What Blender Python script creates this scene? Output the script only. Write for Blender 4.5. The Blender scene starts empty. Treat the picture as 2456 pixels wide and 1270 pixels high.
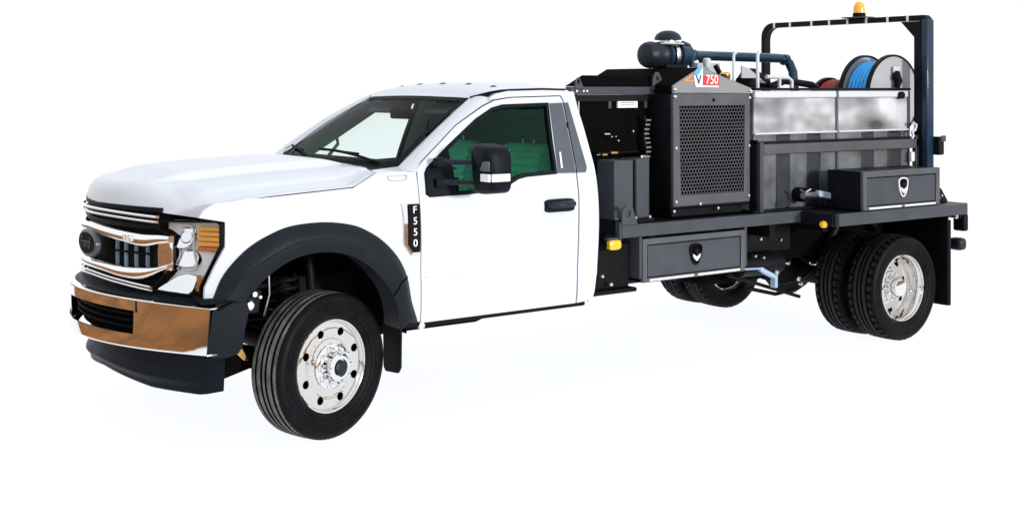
import bpy, bmesh, math, random
from mathutils import Vector, Matrix
from mathutils.geometry import delaunay_2d_cdt
random.seed(7)
R = math.radians
S = bpy.context.scene
col = S.collection

# ------------------------------------------------------------------ camera, world, sun, exposure
cam_d = bpy.data.cameras.new('camera'); cam = bpy.data.objects.new('camera', cam_d); col.objects.link(cam)
cam.location = (-3.3767, -7.313, 1.9415)
cam.rotation_euler = (R(90), 0, -0.6358)
cam_d.sensor_width = 36; cam_d.lens = 36 * 3065.692 / 2456
cam_d.shift_y = -(635 - 212) / 2456
cam_d.clip_start = 0.1; cam_d.clip_end = 3000
S.camera = cam

w = bpy.data.worlds.new('World'); S.world = w; w.use_nodes = True
bg = w.node_tree.nodes['Background']
bg.inputs['Color'].default_value = (1.0, 1.02, 1.06, 1); bg.inputs['Strength'].default_value = 1.0

sd = bpy.data.lights.new('sun', 'SUN'); sd.energy = 2.5; sd.angle = R(6); sd.color = (1.0, 0.97, 0.93)
sun = bpy.data.objects.new('sun', sd); col.objects.link(sun)
sun_from = Vector((0.22, -0.96, 0.125))
sun.rotation_euler = sun_from.to_track_quat('Z', 'Y').to_euler()
sun.location = sun_from * 30
S.view_settings.view_transform = 'Standard'; S.view_settings.look = 'None'
S.view_settings.gamma = 1; S.view_settings.exposure = 0.10; S.view_settings.use_curve_mapping = False
S.cycles.max_bounces = 10; S.cycles.transparent_max_bounces = 16

# ------------------------------------------------------------------ materials
def mat(name, c, rough=.5, metal=0., coat=0., spec=.5, noise=0., nscale=8., bump=0., bscale=200., emit=0.):
    m = bpy.data.materials.new(name); m.use_nodes = True
    nt = m.node_tree; p = nt.nodes['Principled BSDF']
    p.inputs['Base Color'].default_value = (*c, 1); p.inputs['Roughness'].default_value = rough
    p.inputs['Metallic'].default_value = metal; p.inputs['Coat Weight'].default_value = coat
    p.inputs['Coat Roughness'].default_value = .05; p.inputs['Specular IOR Level'].default_value = spec
    tc = nt.nodes.new('ShaderNodeTexCoord')
    if noise:
        n = nt.nodes.new('ShaderNodeTexNoise'); n.inputs['Scale'].default_value = nscale; n.inputs['Detail'].default_value = 6
        nt.links.new(tc.outputs['Object'], n.inputs['Vector'])
        r = nt.nodes.new('ShaderNodeValToRGB')
        r.color_ramp.elements[0].position = .3; r.color_ramp.elements[1].position = .7
        r.color_ramp.elements[0].color = (*[x * (1 - noise) for x in c], 1); r.color_ramp.elements[1].color = (*[min(1, x * (1 + noise)) for x in c], 1)
        nt.links.new(n.outputs['Fac'], r.inputs['Fac']); nt.links.new(r.outputs['Color'], p.inputs['Base Color'])
        mr = nt.nodes.new('ShaderNodeMapRange'); mr.inputs['To Min'].default_value = max(.02, rough * .8); mr.inputs['To Max'].default_value = min(1, rough * 1.25)
        nt.links.new(n.outputs['Fac'], mr.inputs['Value']); nt.links.new(mr.outputs['Result'], p.inputs['Roughness'])
    if bump:
        b = nt.nodes.new('ShaderNodeBump'); n2 = nt.nodes.new('ShaderNodeTexNoise'); n2.inputs['Scale'].default_value = bscale
        nt.links.new(tc.outputs['Object'], n2.inputs['Vector']); b.inputs['Strength'].default_value = bump; b.inputs['Distance'].default_value = .002
        nt.links.new(n2.outputs['Fac'], b.inputs['Height']); nt.links.new(b.outputs['Normal'], p.inputs['Normal'])
    return m

def glass(name, tint, refl=.9, ior=1.33):
    m = bpy.data.materials.new(name); m.use_nodes = True; nt = m.node_tree
    nt.nodes.clear()
    o = nt.nodes.new('ShaderNodeOutputMaterial'); mx = nt.nodes.new('ShaderNodeMixShader')
    t = nt.nodes.new('ShaderNodeBsdfTransparent'); t.inputs['Color'].default_value = (*tint, 1)
    g = nt.nodes.new('ShaderNodeBsdfGlossy'); g.inputs['Roughness'].default_value = .02; g.inputs['Color'].default_value = (refl, refl, refl, 1)
    f = nt.nodes.new('ShaderNodeFresnel'); f.inputs['IOR'].default_value = ior
    nt.links.new(f.outputs[0], mx.inputs[0]); nt.links.new(t.outputs[0], mx.inputs[1]); nt.links.new(g.outputs[0], mx.inputs[2])
    nt.links.new(mx.outputs[0], o.inputs[0])
    return m

M = {}
M['white'] = mat('white paint', (.575, .615, .68), .3, coat=.3)
M['black_plastic'] = mat('black moulded plastic', (.0050, .0072, .011), .42, spec=.08, noise=.15, bump=.25, bscale=500)
M['flare'] = mat('charcoal flare plastic', (.0085, .0115, .016), .42, spec=.12, noise=.12, bump=.2, bscale=500)
M['dark'] = mat('underbody black', (.005, .005, .006), .6, spec=.08, noise=.3, nscale=12)
M['void'] = mat('unlit black', (.003, .003, .003), .95, spec=.03)
M['chrome'] = mat('chrome', (.86, .86, .87), .05, metal=1., bump=.35, bscale=7)
M['polished'] = mat('polished aluminium', (.74, .72, .70), .07, metal=1., bump=.3, bscale=9)
M['steel'] = mat('zinc bolt', (.75, .75, .76), .28, metal=1.)
M['rubber'] = mat('tyre rubber', (.0040, .0044, .0054), .45, spec=.07, noise=.5, nscale=9, bump=.3, bscale=300)
M['tread'] = mat('tyre tread', (.125, .120, .112), .8, spec=.2, noise=.5, nscale=14, bump=.4, bscale=250)
M['tread_rear'] = mat('darker rear tread', (.022, .022, .024), .75, spec=.12, noise=.3, nscale=40, bump=.4, bscale=250)  # rear tread in a darker tone than the front
M['powder'] = mat('grey powder coat', (.050, .056, .068), .40, spec=.2, noise=.12, nscale=5, bump=.15, bscale=600)
M['powder_black'] = mat('black powder coat', (.006, .0066, .0085), .42, spec=.10, noise=.2, nscale=6)
M['guard'] = mat('grey guard paint', (.074, .079, .089), .40, spec=.3, noise=.1, nscale=5)
M['gable'] = mat('light grey panel', (.20, .205, .22), .45, noise=.08, nscale=5)
M['bplate'] = mat('satin pillar trim', (.065, .078, .10), .3, noise=.05)
M['navy'] = mat('navy painted metal', (.007, .026, .056), .28, spec=.2, coat=.25, noise=.2, nscale=6)
M['navy_dark'] = mat('dark navy plastic', (.010, .016, .026), .4, spec=.22, noise=.2)
M['amber'] = mat('amber lens', (1.0, .46, .011), .2, coat=.5)
M['amber_dark'] = mat('deep amber lens', (.62, .12, .006), .2, coat=.5)
M['red'] = mat('red paint', (.25, .006, .006), .35, noise=.2)
M['red_label'] = mat('red print', (.70, .02, .03), .5)
M['white_label'] = mat('white print', (.85, .86, .88), .5)
M['blue_label'] = mat('blue print', (.06, .38, .72), .5)
M['orange_label'] = mat('orange print', (.80, .25, .05), .5)
M['hose'] = mat('blue hose', (.02, .36, .85), .35, noise=.12, nscale=20)
M['reel'] = mat('light grey reel plate', (.40, .42, .45), .5, noise=.03)
M['pillar'] = mat('cab pillar trim', (.06, .095, .08), .8)
M['pvc'] = mat('pale pipe', (.55, .58, .62), .4)
M['pale_blue'] = mat('pale blue steel', (.32, .44, .60), .35, noise=.1)
M['seat'] = mat('grey seat cloth', (.78, .78, .74), .9, noise=.15, nscale=25, bump=.3, bscale=150)
M['trim_dark'] = mat('dark cab trim', (.006, .006, .007), .6, spec=.06)
M['headliner'] = mat('cab headliner', (.10, .10, .095), .9)
M['brass'] = mat('brass', (.75, .45, .16), .25, metal=1.)
def sheet_mat():
    # added translucent sheet: white surround shines up through it and washes out ground shadow
    m = bpy.data.materials.new('white translucent sheet'); m.use_nodes = True; nt = m.node_tree; nt.nodes.clear()
    o = nt.nodes.new('ShaderNodeOutputMaterial'); mx = nt.nodes.new('ShaderNodeMixShader'); mx.inputs[0].default_value = .10
    t = nt.nodes.new('ShaderNodeBsdfTranslucent'); t.inputs['Color'].default_value = (.97, .97, .97, 1)
    d = nt.nodes.new('ShaderNodeBsdfDiffuse'); d.inputs['Color'].default_value = (.93, .93, .93, 1)
    nt.links.new(t.outputs[0], mx.inputs[1]); nt.links.new(d.outputs[0], mx.inputs[2]); nt.links.new(mx.outputs[0], o.inputs[0])
    return m
M['backlit_sheet'] = sheet_mat()
M['earth'] = mat('tan ground', (.27, .115, .035), .95, noise=.55, nscale=1.1, spec=.1)
M['glass_clear'] = glass('clear glass', (.975, .995, .985), .5)
M['glass_screen'] = glass('windscreen glass', (.90, .975, .94), .25, 1.2)
M['glass_green'] = glass('green tinted glass', (.30, .82, .64), .4)
M['alu'] = mat('satin aluminium', (.78, .79, .82), .4, metal=.2)
M['lamp_white'] = mat('lamp white sky sheen', (.95, .97, 1.0), .2, coat=.3)  # white stands in for sky mirrored in the headlight's chrome
M['lens'] = glass('lamp lens', (.99, .995, 1.0), .3, 1.2)

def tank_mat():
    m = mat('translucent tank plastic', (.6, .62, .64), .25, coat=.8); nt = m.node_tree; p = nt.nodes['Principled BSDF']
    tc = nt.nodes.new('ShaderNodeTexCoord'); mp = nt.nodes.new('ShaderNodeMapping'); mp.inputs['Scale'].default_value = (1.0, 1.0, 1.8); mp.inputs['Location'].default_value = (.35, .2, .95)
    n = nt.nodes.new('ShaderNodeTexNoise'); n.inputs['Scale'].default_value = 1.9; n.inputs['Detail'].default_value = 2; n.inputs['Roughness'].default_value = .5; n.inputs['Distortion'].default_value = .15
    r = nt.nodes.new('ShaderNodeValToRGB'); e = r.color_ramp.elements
    e[0].position = .32; e[0].color = (.060, .065, .078, 1); e[1].position = .60; e[1].color = (.58, .60, .63, 1)  # cloudy noise puts the bright and dark areas into the colour
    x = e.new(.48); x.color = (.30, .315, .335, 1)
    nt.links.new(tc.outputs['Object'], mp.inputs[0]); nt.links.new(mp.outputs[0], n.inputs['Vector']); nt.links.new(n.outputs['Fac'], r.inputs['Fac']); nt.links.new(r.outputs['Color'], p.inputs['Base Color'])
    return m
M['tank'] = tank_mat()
M['tank_low'] = mat('darker lower tank plastic', (.125, .135, .155), .18, coat=.9, noise=.75, nscale=3.0)  # lower wall given a darker, cloudy tone than the upper one
M['rib_dark'] = mat('dark rib strip', (.016, .020, .028), .4, noise=.15)  # dark tone for the strips set into the rib recesses

# ------------------------------------------------------------------ mesh helpers
ORG = {}
def thing(name, loc, label, cat, group=None, kind=None):
    o = bpy.data.objects.new(name, None); col.objects.link(o); o.location = loc; o.empty_display_size = .2
    ORG[o] = Vector(loc); o['label'] = label; o['category'] = cat
    if group: o['group'] = group
    if kind: o['kind'] = kind
    return o
def holder(name, parent, loc=(0, 0, 0), rot=(0, 0, 0)):
    o = bpy.data.objects.new(name, None); col.objects.link(o); o.parent = parent
    o.location = Vector(loc) - ORG.get(parent, Vector()); o.rotation_euler = rot; ORG[o] = Vector((0, 0, 0)); o.empty_display_size = .1
    return o
def finish(name, verts, faces, mt, parent=None, bevel=0., smooth=35., local=False, label=None, bseg=2):
    me = bpy.data.meshes.new(name)
    off = Vector((0, 0, 0)) if (local or parent is None) else ORG[parent]
    me.from_pydata([Vector(v) - off for v in verts], [], faces)
    bm = bmesh.new(); bm.from_mesh(me)
    bmesh.ops.remove_doubles(bm, verts=bm.verts, dist=1e-5)
    bmesh.ops.recalc_face_normals(bm, faces=bm.faces); bm.to_mesh(me); bm.free()
    mts = mt if isinstance(mt, (list, tuple)) else [mt]
    for a in mts: me.materials.append(M[a])
    if smooth:
        me.shade_smooth(); me.set_sharp_from_angle(angle=R(smooth))
    o = bpy.data.objects.new(name, me); col.objects.link(o)
    if parent is not None: o.parent = parent
    ORG[o] = off
    if bevel:
        b = o.modifiers.new('bevel', 'BEVEL'); b.width = bevel; b.segments = bseg; b.limit_method = 'ANGLE'; b.angle_limit = R(40)
        b.harden_normals = False
    if label: o['label'] = label
    return o

class MB:
    def __init__(s): s.v = []; s.f = []
    def add(s, v, f):
        n = len(s.v); s.v += [Vector(a) for a in v]; s.f += [[i + n for i in q] for q in f]; return s
    def box(s, a, b):
        (x0, y0, z0), (x1, y1, z1) = a, b
        return s.add([(x0,y0,z0),(x1,y0,z0),(x1,y1,z0),(x0,y1,z0),(x0,y0,z1),(x1,y0,z1),(x1,y1,z1),(x0,y1,z1)],
                     [(0,3,2,1),(4,5,6,7),(0,1,5,4),(1,2,6,5),(2,3,7,6),(3,0,4,7)])
    def obox(s, c, size, rot=None):
        mb = MB().box([-a/2 for a in size], [a/2 for a in size]); m = (rot or Matrix.Identity(3))
        return s.add([m @ v + Vector(c) for v in mb.v], mb.f)
    def bar(s, p0, p1, wd, th, up=(0, 0, 1)):
        p0, p1 = Vector(p0), Vector(p1); d = (p1 - p0); l = d.length; d.normalize()
        sd_ = d.cross(Vector(up)).normalized(); u = sd_.cross(d)
        rot = Matrix((d, sd_, u)).transposed()
        return s.obox((p0 + p1) / 2, (l, wd, th), rot)
    def cyl(s, p0, p1, r0, r1=None, n=24, caps=True):
        r1 = r0 if r1 is None else r1
        return s.tube([p0, p1], [r0, r1], n, caps)
    def tube(s, pts, r, n=12, caps=True):
        pts = [Vector(p) for p in pts]; k = len(pts); rr = r if isinstance(r, (list, tuple)) else [r] * k
        vs = []; prev = None
        for i, p in enumerate(pts):
            d = (pts[min(i+1, k-1)] - pts[max(i-1, 0)]).normalized()
            if prev is None:
                a = Vector((0, 0, 1)) if abs(d.z) < .9 else Vector((1, 0, 0)); e1 = d.cross(a).normalized()
            else: e1 = (prev - d * prev.dot(d)).normalized()
            prev = e1; e2 = d.cross(e1)
            for j in range(n):
                t = 2 * math.pi * j / n; vs.append(p + (e1 * math.cos(t) + e2 * math.sin(t)) * rr[i])
        fs = [(i*n+j, i*n+(j+1) % n, (i+1)*n+(j+1) % n, (i+1)*n+j) for i in range(k-1) for j in range(n)]
        if caps: fs += [tuple(range(n))[::-1], tuple(range((k-1)*n, k*n))]
        return s.add(vs, fs)
    def lathe(s, prof, org=(0, 0, 0), axis='y', n=48, rf=None, closed=False):
        o = Vector(org); vs = []; k = len(prof)
        for i in range(n):
            t = 2 * math.pi * i / n; c, sn = math.cos(t), math.sin(t)
            for j, (r, h) in enumerate(prof):
                if rf: r = rf(i, j, r)
                if axis == 'y': p = Vector((r*c, h, r*sn))
                elif axis == 'z': p = Vector((r*c, r*sn, h))
                else: p = Vector((h, r*c, r*sn))
                vs.append(o + p)
        m = k if closed else k - 1
        fs = [(i*k+j, i*k+(j+1) % k, ((i+1) % n)*k+(j+1) % k, ((i+1) % n)*k+j) for i in range(n) for j in range(m)]
        return s.add(vs, fs)
    def prism(s, pts, a, b, plane='xz'):
        n = len(pts)
        def q(p, h):
            if plane == 'xz': return (p[0], h, p[1])
            if plane == 'xy': return (p[0], p[1], h)
            return (h, p[0], p[1])
        v = [q(p, a) for p in pts] + [q(p, b) for p in pts]
        return s.add(v, [tuple(range(n)), tuple(range(n, 2*n))[::-1]] + [(i, (i+1) % n, n+(i+1) % n, n+i) for i in range(n)])
    def grid(s, fn, nu, nv):
        v = [fn(i / nu, j / nv) for i in range(nu+1) for j in range(nv+1)]
        return s.add(v, [(i*(nv+1)+j, i*(nv+1)+j+1, (i+1)*(nv+1)+j+1, (i+1)*(nv+1)+j) for i in range(nu) for j in range(nv)])
    def build(s, name, mt, parent=None, **k): return finish(name, s.v, s.f, mt, parent, **k)

def interp(x, xs, ys):
    if x <= xs[0]: return ys[0]
    for i in range(1, len(xs)):
        if x <= xs[i]:
            t = (x - xs[i-1]) / (xs[i] - xs[i-1]); return ys[i-1] + t * (ys[i] - ys[i-1])
    return ys[-1]
def smooth_interp(x, xs, ys):
    # Catmull-Rom through the table
    if x <= xs[0]: return ys[0]
    if x >= xs[-1]: return ys[-1]
    for i in range(1, len(xs)):
        if x <= xs[i]: break
    def sl(j):
        if j <= 0: return (ys[1]-ys[0])/(xs[1]-xs[0])
        if j >= len(xs)-1: return (ys[-1]-ys[-2])/(xs[-1]-xs[-2])
        return (ys[j+1]-ys[j-1])/(xs[j+1]-xs[j-1])
    h = xs[i]-xs[i-1]; t = (x-xs[i-1])/h; m0, m1 = sl(i-1)*h, sl(i)*h
    return (2*t**3-3*t**2+1)*ys[i-1]+(t**3-2*t**2+t)*m0+(-2*t**3+3*t**2)*ys[i]+(t**3-t**2)*m1
def inside(p, poly):
    r = False; n = len(poly)
    for i in range(n):
        a, b = poly[i], poly[(i+1) % n]
        if (a[1] > p[1]) != (b[1] > p[1]) and p[0] < (b[0]-a[0])*(p[1]-a[1])/(b[1]-a[1])+a[0]: r = not r
    return r
def resample(poly, step, closed=True):
    out = []; n = len(poly)
    for i in range(n if closed else n-1):
        a, b = poly[i], poly[(i+1) % n]; l = math.hypot(b[0]-a[0], b[1]-a[1]); k = max(1, int(round(l/step)))
        out += [(a[0]+(b[0]-a[0])*j/k, a[1]+(b[1]-a[1])*j/k) for j in range(k)]
    if not closed: out.append(poly[-1])
    return out
def curve(poly, closed=True, k=4):
    # Catmull-Rom rounding of a polyline
    n = len(poly); out = []
    for i in range(n if closed else n-1):
        g = lambda j: Vector(poly[j % n]) if closed else Vector(poly[max(0, min(n-1, j))])
        p0, p1, p2, p3 = g(i-1), g(i), g(i+1), g(i+2)
        for q in range(k):
            t = q/k; v = .5*((2*p1)+(p2-p0)*t+(2*p0-5*p1+4*p2-p3)*t*t+(3*p1-p0-3*p2+p3)*t**3); out.append(tuple(v))
    if not closed: out.append(tuple(poly[-1]))
    return out
def sheet(outline, holes, fmap, thick, res=.06, step=None):
    """triangulated 2D region mapped to 3D by fmap(a,b,depth); depth 0 outer skin, thick inner skin"""
    step = step or res
    loops = [resample(outline, step)] + [resample(h, step) for h in holes]
    pts = []; edges = []
    for l in loops:
        n = len(pts); pts += l; edges += [(n+i, n+(i+1) % len(l)) for i in range(len(l))]
    xs = [p[0] for p in loops[0]]; zs = [p[1] for p in loops[0]]
    ins = lambda p: inside(p, loops[0]) and not any(inside(p, h) for h in loops[1:])
    bpts = list(pts)
    x = min(xs) + res*.37
    while x < max(xs):
        z = min(zs) + res*.41
        while z < max(zs):
            if ins((x, z)) and min((x-a)**2+(z-b)**2 for a, b in bpts) > (res*.45)**2: pts.append((x, z))
            z += res
        x += res
    vv, ee, ff, *_ = delaunay_2d_cdt([Vector(p) for p in pts], edges, [], 0, 1e-6)
    tris = [f for f in ff if ins((sum(vv[i][0] for i in f)/3, sum(vv[i][1] for i in f)/3))]
    n = len(vv); V = [fmap(p[0], p[1], 0) for p in vv]; Fc = [tuple(f) for f in tris]
    if thick:
        cnt = {}
        for f in tris:
            for i in range(3):
                a, b = f[i], f[(i+1) % 3]; cnt[(min(a, b), max(a, b))] = cnt.get((min(a, b), max(a, b)), 0)+1
        V += [fmap(p[0], p[1], thick) for p in vv]; Fc += [tuple(i+n for i in reversed(f)) for f in tris]
        Fc += [(a, b, b+n, a+n) for (a, b), c in cnt.items() if c == 1]
    mb = MB(); mb.add(V, Fc); return mb
def text_part(name, body, size, depth, mtx, mt, parent, align='CENTER'):
    cu = bpy.data.curves.new(name, 'FONT'); cu.body = body; cu.size = size; cu.extrude = depth; cu.align_x = align; cu.align_y = 'CENTER'
    t = bpy.data.objects.new(name, cu); col.objects.link(t)
    me = bpy.data.meshes.new_from_object(t.evaluated_get(bpy.context.evaluated_depsgraph_get()))
    bpy.data.objects.remove(t); bpy.data.curves.remove(cu)
    me.transform(Matrix.Translation(-ORG[parent]) @ mtx); me.materials.clear(); me.materials.append(M[mt])
    o = bpy.data.objects.new(name, me); col.objects.link(o); o.parent = parent; ORG[o] = ORG[parent]; return o
def side_mtx(x, y, z):      # text reading along +x, facing the near side (-y)
    return Matrix.Translation((x, y, z)) @ Matrix.Rotation(R(90), 4, 'X')
def copy_tree(o, parent=None):
    c = o.copy(); col.objects.link(c); c.parent = parent
    for ch in list(o.children): copy_tree(ch, c)
    return c

# ------------------------------------------------------------------ setting
g = MB().box((-60, -60, -.05), (60, -4.35, -.006))
g.box((-60, -4.35, -.05), (-2.05, 90, -.006))
go = g.build('ground', 'earth', None, smooth=0); go['kind'] = 'structure'  # tan ground laid only outside the view, for the chrome to mirror
fl = MB().add([(-2.05, -4.35, 0), (1500, -4.35, 0), (1500, 1500, 0), (-2.05, 1500, 0)], [(0, 1, 2, 3)])
fo = fl.build('added_white_sheet', 'backlit_sheet', None, smooth=0); fo['kind'] = 'structure'

# ------------------------------------------------------------------ truck body shape functions (x rearward from front axle, near side -y)
SZ = [.4, .50, .60, .75, 1.0, 1.15, 1.27, 1.36, 1.44, 1.94, 2.0]; SY = [.90, .935, .965, .985, 1.0, 1.0, .99, .975, .955, .75, .72]
def W(x, z):
    v = interp(z, SZ, SY)
    if .55 < z < 1.40: v = .5*v + .25*(interp(z-.05, SZ, SY)+interp(z+.05, SZ, SY))
    if x < -.2: v -= .30*(x+.2)**2
    return v
def side_map(sgn, off=0.):
    def f(x, z, d): return (x, sgn*(W(x, z)+off-d), z)
    return f
truck = thing('service_truck', (2.4, 0, 0), 'white single cab flatbed service truck with black wheel flares and chrome front bumper', 'truck')

SEAM = [(-.705, 1.265), (-.675, 1.307), (-.621, 1.336), (-.434, 1.352), (-.194, 1.365), (.19, 1.385), (.262, 1.42), (.35, 1.462)]
def zseam(x): return interp(x, [p[0] for p in SEAM], [p[1] for p in SEAM])
FLOUT = [(-.636,.825),(-.596,.934),(-.533,1.019),(-.444,1.099),(-.329,1.159),(-.206,1.194),(-.014,1.202),(.155,1.178),(.261,1.136),(.37,1.065),(.469,.961),(.53,.847),(.565,.709),(.622,.574)]
FLRIDGE = [(-.596,.831),(-.524,.932),(-.419,1.01),(-.279,1.086),(-.144,1.12),(.043,1.12),(.188,1.083),(.31,1.005),(.415,.899),(.466,.8),(.492,.7),(.519,.587)]
FLIN = [(-.496,.809),(-.44,.867),(-.38,.928),(-.274,.998),(-.163,1.035),(-.023,1.042),(.121,1.013),(.245,.944),(.335,.861),(.4,.778),(.443,.686),(.479,.547)]
DOOR = [(.650,.566),(.628,.9),(.624,1.26),(.624,1.397),(.629,1.462),(.668,1.502),(.978,1.716),(1.204,1.826),(1.304,1.863),(1.428,1.880),(1.838,1.889),(1.852,1.862),(1.816,1.391),(1.815,1.272),(1.807,1.068),(1.806,.801),(1.822,.566)]
OPEN = [(.673,1.443),(.698,1.476),(.883,1.602),(1.126,1.754),(1.27,1.822),(1.36,1.841),(1.731,1.850),(1.690,1.62),(1.662,1.400),(1.42,1.391),(1.355,1.38),(1.304,1.358),(1.229,1.318),(.965,1.306),(.694,1.302),(.667,1.32)]

def inset(poly, d):
    # crude inset of a CCW/CW polygon towards its inside
    n = len(poly); ar = sum(poly[i][0]*poly[(i+1) % n][1]-poly[(i+1) % n][0]*poly[i][1] for i in range(n)); sg = 1 if ar > 0 else -1
    out = []
    for i in range(n):
        a, b, c = Vector(poly[i-1]), Vector(poly[i]), Vector(poly[(i+1) % n])
        e0, e1 = (b-a).normalized(), (c-b).normalized()
        n0, n1 = Vector((-e0.y, e0.x))*sg, Vector((-e1.y, e1.x))*sg
        m = (n0+n1); m = m/max(.4, m.dot(m)/2) if m.length > 1e-6 else n0
        out.append(tuple(b+m*d))
    return out

# --- fenders, flares, doors, cab corners on both sides
fender_poly = [(-.705,1.259)]+[(x, z-.006) for x, z in SEAM[1:]]+[(.44,1.462),(.618,1.452),(.618,1.397),(.617,1.26),(.622,.9),(.642,.574)]+[p for p in reversed(FLOUT)]+[(-.678,.828),(-.675,.89),(-.629,.998),(-.576,1.101),(-.573,1.233)]
for sg in (-1, 1):
    fd = sheet(fender_poly, [], side_map(sg), .02, .035).build('fender', 'white', truck, smooth=40)
    # flare, three rails lofted
    N = 48
    def rs(poly):
        q = curve(poly, False, 6); L = [0]
        for a, b in zip(q, q[1:]): L.append(L[-1]+math.hypot(b[0]-a[0], b[1]-a[1]))
        return [(interp(L[-1]*i/N, L, [p[0] for p in q]), interp(L[-1]*i/N, L, [p[1] for p in q])) for i in range(N+1)]
    A, B, C_ = rs(FLOUT), rs(FLRIDGE), rs(FLIN)
    mb = MB(); rows = []
    for i in range(N+1):
        a, b, c = A[i], B[i], C_[i]
        r = [(a[0], sg*(W(*a)-.03), a[1]), (a[0], sg*(W(*a)+.012), a[1])]
        for t in (.35, .7): 
            p = (a[0]+(b[0]-a[0])*t, a[1]+(b[1]-a[1])*t); r.append((p[0], sg*(W(*p)+.012+.05*math.sin(t*math.pi/2)), p[1]))
        r += [(b[0], sg*(W(*b)+.062), b[1]), (b[0]+(c[0]-b[0])*.06, sg*(W(*b)+.070), b[1]+(c[1]-b[1])*.06)]
        m_ = ((b[0]+c[0])/2, (b[1]+c[1])/2)
        r += [(m_[0], sg*(W(*m_)+.068), m_[1]), (c[0], sg*(W(*c)+.055), c[1]), (c[0]+(c[0])*.02, sg*(W(*c)+.03), c[1]+.005), (c[0], sg*(W(*c)-.12), c[1]+.01)]
        rows.append(r)
    k = len(rows[0])
    mb.add([p for r in rows for p in r], [(i*k+j, i*k+j+1, (i+1)*k+j+1, (i+1)*k+j) for i in range(N) for j in range(k-1)])
    fo_ = mb.build('wheel_flare', 'flare', truck, smooth=28)
    MB().tube([(p[0], p[1]+sg*.0015, p[2]) for p in rows[40][1:8]], .0045, 6).build('flare_joint', 'void', fo_)
    # lower front extension of the flare behind the bumper end
    sheet(curve([(-.63,.802),(-.47,.806),(-.475,.66),(-.50,.524),(-.66,.524),(-.652,.66)], True, 3), [], lambda x, z, d, s_=sg: (x, s_*(W(x, z)+.035-d), z), .12, .05).build('flare_extension', 'flare', truck, smooth=30)
    # seam band of the flare rear
    # wheel housing liner
    lin = MB(); n = 26
    for i in range(n):
        a0, a1 = -.08+i*(math.pi+.10)/n, -.08+(i+1)*(math.pi+.10)/n
        q = [(.58*math.cos(a0), .55+.52*math.sin(a0)), (.58*math.cos(a1), .55+.52*math.sin(a1))]
        lin.add([(q[0][0]-.01, sg*.93, q[0][1]), (q[1][0]-.01, sg*.93, q[1][1]), (q[1][0]-.01, sg*.5, q[1][1]), (q[0][0]-.01, sg*.5, q[0][1])], [(0, 1, 2, 3)])
    lin.build('wheel_housing', 'void', truck, smooth=40)
    # door
    d = sheet(DOOR, [OPEN], side_map(sg), .035, .055).build('door', 'white', truck, smooth=40, bevel=.004)
    cr = MB()   # lower body crease, a shallow raised line
    cr.add([(x, sg*(W(x, .838+dz)+o), .838+dz) for x in [.66+i*(1.79-.66)/12 for i in range(13)] for dz, o in ((-.010, -.001), (-.002, .004), (.003, .004), (.010, -.001))],
           [(i*4+j, i*4+j+1, (i+1)*4+j+1, (i+1)*4+j) for i in range(12) for j in range(3)])
    cr.build('crease', 'white', d, smooth=60)
    sheet(OPEN, [inset(OPEN, .022)], side_map(sg, .004), .03, .05).build('window_trim', 'black_plastic', d, smooth=40)
    sheet(inset(OPEN, .018), [], side_map(sg, -.012), .004, .07).build('side_glass', 'glass_green' if sg < 0 else 'glass_clear', d, smooth=40)
    sheet([(1.737,1.845),(1.843,1.848),(1.811,1.402),(1.668,1.405)], [], side_map(sg, .006), .03, .06).build('pillar_trim', 'bplate', d, smooth=40, bevel=.003)
    if sg < 0: sheet([(.68,1.443),(.70,1.472),(.872,1.590),(.880,1.315),(.699,1.309),(.675,1.325)], [], side_map(sg, .010), .05, .05).build('mirror_sail', 'black_plastic', d, smooth=40, bevel=.004)
    hm = MB(); ring = curve([(1.548,1.168),(1.66,1.164),(1.762,1.168),(1.772,1.205),(1.764,1.240),(1.66,1.246),(1.55,1.240),(1.540,1.205)], True, 4)
    sheet(ring, [], side_map(sg, .012), .02, .03).build('handle_cup', 'black_plastic', d, smooth=40, bevel=.003)
    hm.tube([(1.555, sg*1.012, 1.207), (1.575, sg*1.045, 1.210), (1.66, sg*1.052, 1.214), (1.735, sg*1.045, 1.214), (1.762, sg*1.012, 1.212)], [.012, .017, .019, .019, .012], 12)
    hm.build('door_handle', 'navy_dark', d, smooth=60)
    if sg < 0:
        MB().bar((1.700, -(W(1.70, 1.44)+.012), 1.435), (1.715, -(W(1.715, 1.53)+.010), 1.535), .012, .012).build('pillar_badge', 'white_label', d, bevel=.002)
    # cab corner and roof rail
    corner = [(1.834,.566),(1.817,.801),(1.818,1.068),(1.826,1.272),(1.827,1.391),(1.864,1.868),(1.848,1.896),(1.428,1.887),(1.300,1.871),(1.262,1.874),(1.33,1.908),(1.45,1.928),(1.905,1.933),(1.948,1.913),(1.968,1.826),(1.985,1.68),(1.992,1.491),(1.998,1.355),(2.0,1.263),(2.0,1.056),(1.992,.841),(1.98,.623),(1.957,.575)]
    cc = sheet(corner, [], lambda x, z, d_, s_=sg: (x, s_*(W(x, z)-d_-.9*max(0, x-1.93)**2/.07*.35), z), .03, .05).build('cab_corner', 'white', truck, smooth=40)
    sheet([(1.858,1.848),(1.893,1.849),(1.912,1.432),(1.896,1.402),(1.824,1.402)], [], side_map(sg, .005), .02, .06).build('quarter_trim', 'bplate', cc, smooth=40, bevel=.003)
    # A pillar: from windscreen edge to the door seam
    wsE = [(.560,.800,1.452),(.76,.735,1.585),(.93,.690,1.698),(1.09,.652,1.800),(1.222,.622,1.878)]
    dsE = [(.614,None,1.440),(.664,None,1.508),(.974,None,1.722),(1.200,None,1.834),(1.300,None,1.872)]
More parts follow.
